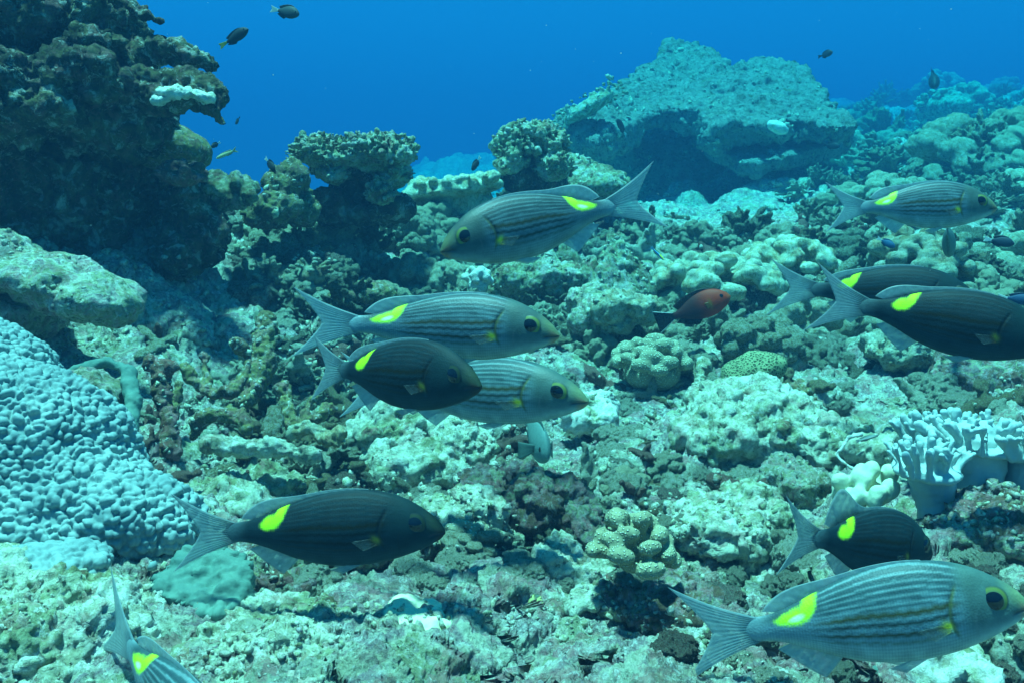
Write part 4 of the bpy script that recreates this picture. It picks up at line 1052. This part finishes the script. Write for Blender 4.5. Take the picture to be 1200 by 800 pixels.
def bream(snout, fork, d0, d1, label, dark=False, roll=0, kz=1.0, bend=0.0, dorsal=.032, tone=1.0, group='gold spotted striped fish'):  # dark: body and fins coloured as if in shade
    sh = Shape(BREAM_T, BREAM_B, BREAM_W, bend)
    o = put('striped_fish', snout, fork, d0, d1, roll, kz, label, 'fish', group)
    X, F, U, Vv = sh.body(end=.925)
    g = band(U, .237 + .028 * np.cos((Vv - .45) * 5.2), .007) * sstep(.16, .28, Vv) * (1 - sstep(.70, .82, Vv)) + .8 * band(Vv, .40 - U * 1.2, .05) * (1 - sstep(.055, .075, U))
    X[:, 1] -= np.sign(X[:, 1] - sh.off(U)) * g * .0045
    part('body', X, F, 'skin', o, bream_skin(U, Vv, X[:, 1], dark, tone))
    if dark: o.children[0].data.materials[0] = M['skin_shaded']
    fc = np.array((.44, .56, .57)) if not dark else np.array((.38, .46, .47))
    def fin(name, root, tip, n, m, th, bulge=None, tint=None, y0=0, y1=0, spot=False):
        X, F, s, t_, ray = sheet(sh, root, tip, n, m, th, bulge, y0, y1)
        c = np.tile(fc, (len(s), 1)); c = mixc(c, fc * .6, (1 - ray) * .25); 
        if name == 'pectoral_fin': c = c * .35
        if tint is not None: c = mixc(c, tint, (1 - sstep(.08, .5, t_)) * .9)
        return part(name, X, F, 'fin_clear' if name == 'pectoral_fin' else 'fin', o, c)
    def tail_tip(s):
        k = 2 * s - 1; return (1.02 + .125 * abs(k) ** 1.25, .172 * k)
    fin('tail_fin', lambda s: (.855, .0405 * (2 * s - 1)), tail_tip, 61, 18, .0048, lambda s, t: -(2 * s - 1) * .012 * np.sin(t * math.pi), tint=tuple(np.array((.22, .33, .36)) if not dark else (.12, .17, .18)))
    tz = lambda u: float(curve(BREAM_T, np.array([u]))[0]); bz = lambda u: float(curve(BREAM_B, np.array([u]))[0])
    def d_tip(s):
        u = .30 + .50 * s; h = .004 + .007 * math.sin(s * 3.1) + (dorsal - .004) * math.exp(-((s - .78) / .17) ** 2) * (1 if s < .97 else .5)
        return (u + .012 + .055 * math.exp(-((s - .85) / .2) ** 2), tz(min(u, .9)) + h)
    fin('dorsal_fin', lambda s: (.30 + .485 * s, tz(.30 + .485 * s) - .006), d_tip, 57, 9, .0022, tint=(.20, .30, .31) if not dark else (.06, .08, .085))
    fin('anal_fin', lambda s: (.60 + .16 * s, bz(.60 + .16 * s) + .006), lambda s: (.67 + .16 * s - .02 * s * s, bz(.60 + .16 * s) - .062 + .048 * s), 25, 9, .0022)
    for sd in (-1, 1):
        fin('pelvic_fin', lambda s: (.33 + .05 * s, bz(.34) + .012), lambda s: (.42 + .05 * s, bz(.42) - .010 - .018 * (1 - s)), 13, 7, .002, y0=sd * .022, y1=sd * .034)
        w = float(sh.half(np.array([.275]), np.array([.34]))[0])
        zc = bz(.275) + .34 * (tz(.275) - bz(.275))
        fin('pectoral_fin', lambda s: (.268 + .008 * s, zc - .014 + .028 * s), lambda s: (.325 + .05 * s, zc - .036 + .040 * s), 15, 8, .0022, tint=(.85, .70, .02) if not dark else (.28, .16, .03), y0=sd * (w - .002), y1=sd * (w + .012))
        ue = .122; ve = .60; zt, zb = tz(ue), bz(ue); ze = zb + ve * (zt - zb)
        we = float(sh.half(np.array([ue]), np.array([ve]))[0]) + float(sh.off(np.array(ue)))
        X, F = cap(.048, .014); rr = np.hypot(X[:, 0], X[:, 2]) / .048
        c = np.tile(np.array((.05, .09, .10)) if not dark else np.array((.012, .024, .028)), (len(X), 1))
        c = mixc(c, (.20, .24, .03) if not dark else (.03, .04, .012), sstep(.62, .72, rr) * (1 - sstep(.80, .92, rr)))
        c = mixc(c, (.05, .08, .075) if not dark else (.008, .018, .022), sstep(.88, .99, rr))
        X[:, 1] = (X[:, 1] - .007) * sd; X[:, 1] += sd * (we - .002)
        if sd < 0: F = F[:, ::-1]
        X = X + np.array([.5 - ue, 0, ze])
        eye = part('eye', X, F, 'iris', o, c)
        X, F = cap(.031, .010); X[:, 1] = (X[:, 1] + .0018) * sd + sd * (we - .002)
        if sd < 0: F = F[:, ::-1]
        part('pupil', X + np.array([.5 - ue, 0, ze]), F, 'pupil', eye)
    return o

bream((515, 291), (736, 238), 1.24, 1.32, 'blue grey striped fish swimming left under the great boulder, only one facing left', kz=.98, dorsal=.045, bend=.14, tone=.66)
bream((656, 389), (388, 379), 1.06, 1.10, 'striped fish uppermost of the overlapping middle trio', kz=.88, bend=-.14, tone=.85)
bream((690, 466), (432, 452), 1.12, 1.22, 'pale striped fish lowest and furthest right of the overlapping middle trio', kz=.85)
bream((564, 448), (377, 432), .93, 1.06, 'dark fish with forked tail overlapping the two pale fish of the trio', True, kz=1.0, bend=.10, dorsal=.02)
bream((522, 617), (236, 626), .98, .98, 'fish with shade-darkened sides gliding over the green plate coral', True, kz=.96, bend=.10)
bream((300, 960), (131, 738), .68, .86, 'fish diving away at bottom left seen from behind and above', roll=0, kz=.95, bend=.05, dorsal=.02)
bream((1238, 402), (984, 354), 1.06, 1.12, 'large dark fish whose head leaves the right edge', True, kz=1.02, dorsal=.03)
bream((1150, 352), (930, 338), 1.46, 1.54, 'dark fish half hidden behind the large dark fish', True, kz=.98, dorsal=.015)
bream((1168, 241), (990, 244), 1.50, 1.52, 'silvery striped fish swimming right near the upper right corner', kz=1.0, dorsal=.03, bend=-.10, tone=.85)
bream((1092, 645), (934, 628), 1.06, .97, 'small shade-darkened fish with raised fan dorsal fin above the big striped fish', True, kz=1.15, dorsal=.13, bend=-.06)
bream((1206, 702), (842, 746), .78, .82, 'big pale striped fish nearest the camera at bottom right', kz=1.0, bend=.12, dorsal=.025, tone=1.1)

# small fish of other kinds
DAM_T = [(0, -.01), (.03, .05), (.08, .11), (.16, .175), (.28, .225), (.42, .235), (.56, .21), (.70, .155), (.82, .09), (.92, .06), (.98, .06)]
DAM_B = [(0, -.02), (.03, -.07), (.08, -.12), (.16, -.17), (.28, -.215), (.42, -.23), (.56, -.21), (.70, -.16), (.82, -.095), (.92, -.06), (.98, -.06)]
DAM_W = [(0, .01), (.05, .05), (.15, .085), (.3, .105), (.5, .09), (.7, .055), (.85, .03), (.98, .012)]
SLIM_T = [(0, -.005), (.05, .02), (.2, .05), (.4, .06), (.6, .055), (.8, .04), (.98, .03)]
SLIM_B = [(0, -.012), (.05, -.03), (.2, -.05), (.4, -.055), (.6, -.05), (.8, -.035), (.98, -.03)]
SLIM_W = [(0, .006), (.1, .03), (.3, .045), (.6, .035), (.98, .01)]
def small(name, snout, tail, d0, d1, label, body, tailc, kz=1.0, shape='dam', paint=None, finc=None, group=None, tl=.26, fork=.06, fan=.14, roll=0):
    T_, B_, W_ = (DAM_T, DAM_B, DAM_W) if shape == 'dam' else (SLIM_T, SLIM_B, SLIM_W)
    sh = Shape(T_, B_, W_); o = put(name, snout, tail, d0, d1, roll, kz, label, 'fish', group)
    X, F, U, Vv = sh.body(90, 40)
    c = np.tile(np.asarray(body, float), (len(U), 1)); c = mixc(c, np.asarray(body) * .55, sstep(.5, .95, Vv) * .5)
    c = mixc(c, tailc, sstep(.90, .97, U))
    if paint: c = paint(c, U, Vv)
    part('body', X, F, 'skin_small', o, c)
    tz = lambda u: float(curve(T_, np.array([u]))[0]); bz = lambda u: float(curve(B_, np.array([u]))[0])
    fb = np.asarray(finc if finc is not None else np.asarray(body) * .8, float)
    def fin(name, root, tip, n, m, th, col, y0=0, y1=0):
        X, F, s, t_, ray = sheet(sh, root, tip, n, m, th, None, y0, y1)
        c = np.tile(np.asarray(col, float), (len(s), 1)); c = mixc(c, np.asarray(col) * .6, (1 - ray) * .4)
        return part(name, X, F, 'fin_solid', o, c), s, t_
    r = max(.035, abs(tz(.94)))
    fin('tail_fin', lambda s: (.94, r * .9 * (2 * s - 1)), lambda s: (1.0 + tl - fork + fork * abs(2 * s - 1), fan * (2 * s - 1)), 21, 8, .012, tailc)
    h = .07 if shape == 'dam' else .03
    fin('dorsal_fin', lambda s: (.25 + .6 * s, tz(.25 + .6 * s) - .01), lambda s: (.30 + .62 * s, tz(.25 + .6 * s) + h * (.5 + s * .8)), 21, 6, .008, fb)
    fin('anal_fin', lambda s: (.52 + .33 * s, bz(.52 + .33 * s) + .01), lambda s: (.60 + .34 * s, bz(.52 + .33 * s) - h * (.9 - .2 * s)), 15, 6, .008, fb)
    for sd in (-1, 1):
        ue, ve = (.14, .62) if shape == 'dam' else (.09, .6)
        ze = bz(ue) + ve * (tz(ue) - bz(ue)); we = float(sh.half(np.array([ue]), np.array([ve]))[0]); er = .035 if shape == 'dam' else .016
        X, F = cap(er, er * .4, 12, 4); X[:, 1] = (X[:, 1] + we - er * .1) * sd
        if sd < 0: F = F[:, ::-1]
        part('eye', X + np.array([.5 - ue, 0, ze]), F, 'pupil', o)
    return o, sh, fin
BLK = (.022, .030, .036); WHT = (.75, .78, .76)
small('damselfish', (351, 17), (324, 12), 2.2, 2.22, 'slate damselfish with pale tail at the top, right of the other', (.05, .065, .07), (.62, .66, .62), .95, group='damselfish in open water')
small('damselfish', (291, 34), (264, 51), 2.1, 2.12, 'dark damselfish with yellowish tail tilted up near the top left', BLK, (.45, .42, .08), .85, group='damselfish in open water')
small('damselfish', (322, 200), (313, 188), 2.5, 2.52, 'tiny dark damselfish with white tail diving left of the table coral', BLK, WHT, .95, group='damselfish in open water')
small('damselfish', (276, 146), (280, 139), 3.4, 3.42, 'speck sized dark fish at the tip of the overhang arm', BLK, BLK, .8, group='damselfish in open water')
small('damselfish', (247, 173), (256, 168), 2.6, 2.62, 'tiny dark fish with white tail in front of the dark dome', BLK, WHT, .9, group='damselfish in open water')
small('damselfish', (553, 200), (561, 187), 3.2, 3.22, 'small dark fish with white tail over the tilted table coral', BLK, WHT, .9, group='damselfish in open water')
small('damselfish', (723, 140), (732, 156), 4.3, 4.32, 'dark fish with hanging white tail in front of the great boulder', BLK, WHT, 1.0, group='damselfish in open water', fork=.14)
small('damselfish', (976, 61), (962, 66), 4.2, 4.22, 'round dark fish in open water right of the great boulder', (.03, .035, .05), (.05, .06, .08), .95, group='damselfish in open water')
small('damselfish', (1096, 101), (1092, 87), 5.0, 5.1, 'thin dark fish hovering over the hazy bushy coral', BLK, BLK, .6, group='damselfish in open water')
small('damselfish', (1189, 286), (1160, 281), 2.0, 2.02, 'dark blue fish with white tail below the silvery striped fish head', (.02, .035, .06), WHT, .95, group='damselfish by the right edge')
small('damselfish', (1214, 353), (1178, 349), 1.6, 1.62, 'blue fish with white tail cut by the right edge', (.02, .06, .14), WHT, .85, group='damselfish by the right edge')
small('damselfish', (1049, 290), (1032, 281), 2.2, 2.22, 'small bright blue fish with white tail below the silvery striped fish', (.02, .10, .22), WHT, .9, group='damselfish by the right edge')
small('damselfish', (1113, 292), (1110, 272), 1.85, 1.75, 'greenish grey fish facing down under the silvery striped fish', (.08, .14, .13), (.08, .13, .13), 1.0, group='damselfish by the right edge')
small('damselfish', (984, 172), (968, 170), 4.4, 4.42, 'dark fish sheltering on the ledge right of the great boulder', BLK, BLK, .9, group='damselfish in open water')

def redpaint(c, U, Vv):
    c = mixc(c, (.012, .012, .014), sstep(.30, .62, U) * .85)
    c = mixc(c, (.35, .16, .02), band(U, .34, .030) * band(Vv, .42, .16) * .9)
    return mixc(c, (.40, .10, .02), (1 - sstep(.02, .08, U)) * .5)
o, sh, fin = small('red_fish', (856, 346), (786, 372), 2.15, 2.18, 'dark red fish with white edged black tail over the finger coral', (.48, .035, .008), (.012, .012, .015), .93, paint=redpaint, finc=(.03, .012, .010), tl=.24, fork=.0, fan=.20)
for sg in (-1, 1):
    fin('tail_edge', lambda s: (.95, sg * (.050 + .012 * s)), lambda s: (1.24, sg * (.185 + .022 * s)), 5, 8, .016, (.80, .82, .80))
fin('pectoral_fin', lambda s: (.32, -.05 + .06 * s), lambda s: (.40 + .03 * s, -.10 + .12 * s), 9, 5, .004, (.30, .12, .02), y0=-.098, y1=-.112)

o, sh, fin = small('damselfish', (642, 536), (617, 492), 1.50, 1.60, 'blue green fish facing the camera under the lowest striped fish', (.16, .27, .25), (.16, .26, .25), 1.1, finc=(.14, .24, .22))
for sd in (-1, 1):
    fin('pectoral_fin', lambda s: (.26, -.06 + .10 * s), lambda s: (.42 + .12 * s, -.26 + .20 * s), 11, 6, .006, (.18, .28, .25), y0=sd * .09, y1=sd * .25)

def wpaint(c, U, Vv):
    c = mixc(c, (.02, .03, .12), band(Vv, .55, .22)); c = mixc(c, (.10, .45, .75), sstep(.72, .9, Vv)); c = mixc(c, (.80, .75, .03), (1 - sstep(.1, .4, Vv)) * sstep(.2, .4, U) * .0 + sstep(.62, .8, Vv) * (1 - sstep(.35, .5, U)))
    return c
small('cleaner_wrasse', (778, 305), (765, 292), 2.5, 2.52, 'tiny blue and yellow cleaner wrasse in front of the corals', (.10, .35, .60), (.10, .35, .55), 1.5, 'slim', wpaint, (.3, .4, .05), tl=.15, fork=0, fan=.06)
small('slender_fish', (253, 186), (274, 177), 2.2, 2.22, 'slender pale yellow fish poking out right of the dark dome', (.50, .48, .24), (.50, .50, .28), 1.6, 'slim', None, (.45, .44, .25), tl=.2, fork=.12, fan=.10)
def gpaint(c, U, Vv): return mixc(c, (.85, .86, .82), band(Vv, .5, .12) * sstep(.1, .3, U))
small('slender_fish', (1030, 509), (1006, 516), 1.44, 1.45, 'slender grey fish with white stripe resting above the lobed coral', (.30, .36, .33), (.5, .52, .5), 1.6, 'slim', gpaint, (.35, .38, .36), tl=.12, fork=.02, fan=.06)

# specks drifting in the water
pr = bmesh.new(); q = random.Random(9)
for i in range(70):
    p = P(q.uniform(0, 1200), q.uniform(0, 420), q.uniform(.6, 3.0) if i % 2 else q.uniform(1.5, 4))
    bmesh.ops.create_icosphere(pr, subdivisions=1, radius=q.uniform(.0004, .0011), matrix=Matrix.Translation(Vector(p)) @ Matrix.Diagonal((1, q.uniform(.5, 1), q.uniform(.5, 1), 1)))
me = bpy.data.meshes.new('drifting_specks'); pr.to_mesh(me); pr.free()
tag(link('drifting_specks', me, M['sand']), kind='stuff')

# ------------------------------------------------------------------ the water itself
zlo = float(V[:, 2].min()) - 1.0
ztop = float(V[:, 2].max()) + 0.25
hb = bmesh.new()
bmesh.ops.create_cube(hb, size=1, matrix=Matrix.Translation((0, 0, (zlo + ztop) / 2)) @ Matrix.Diagonal((220, 220, ztop - zlo, 1)))
hm = bpy.data.meshes.new('haze'); hb.to_mesh(hm); hb.free()
ht = bpy.data.materials.new('sea_water'); ht.use_nodes = True
ht.node_tree.nodes.clear()
ho = ht.node_tree.nodes.new('ShaderNodeOutputMaterial'); hv = ht.node_tree.nodes.new('ShaderNodeVolumePrincipled')
hv.inputs['Color'].default_value = (0.009, 0.0315, 0.0635, 1)
hv.inputs['Absorption Color'].default_value = (0.0, 0.66, 0.80, 1)
hv.inputs['Density'].default_value = 0.36
hv.inputs['Anisotropy'].default_value = 0.0
ht.node_tree.links.new(hv.outputs[0], ho.inputs['Volume'])
haze = tag(link('haze', hm, ht), kind='stuff')
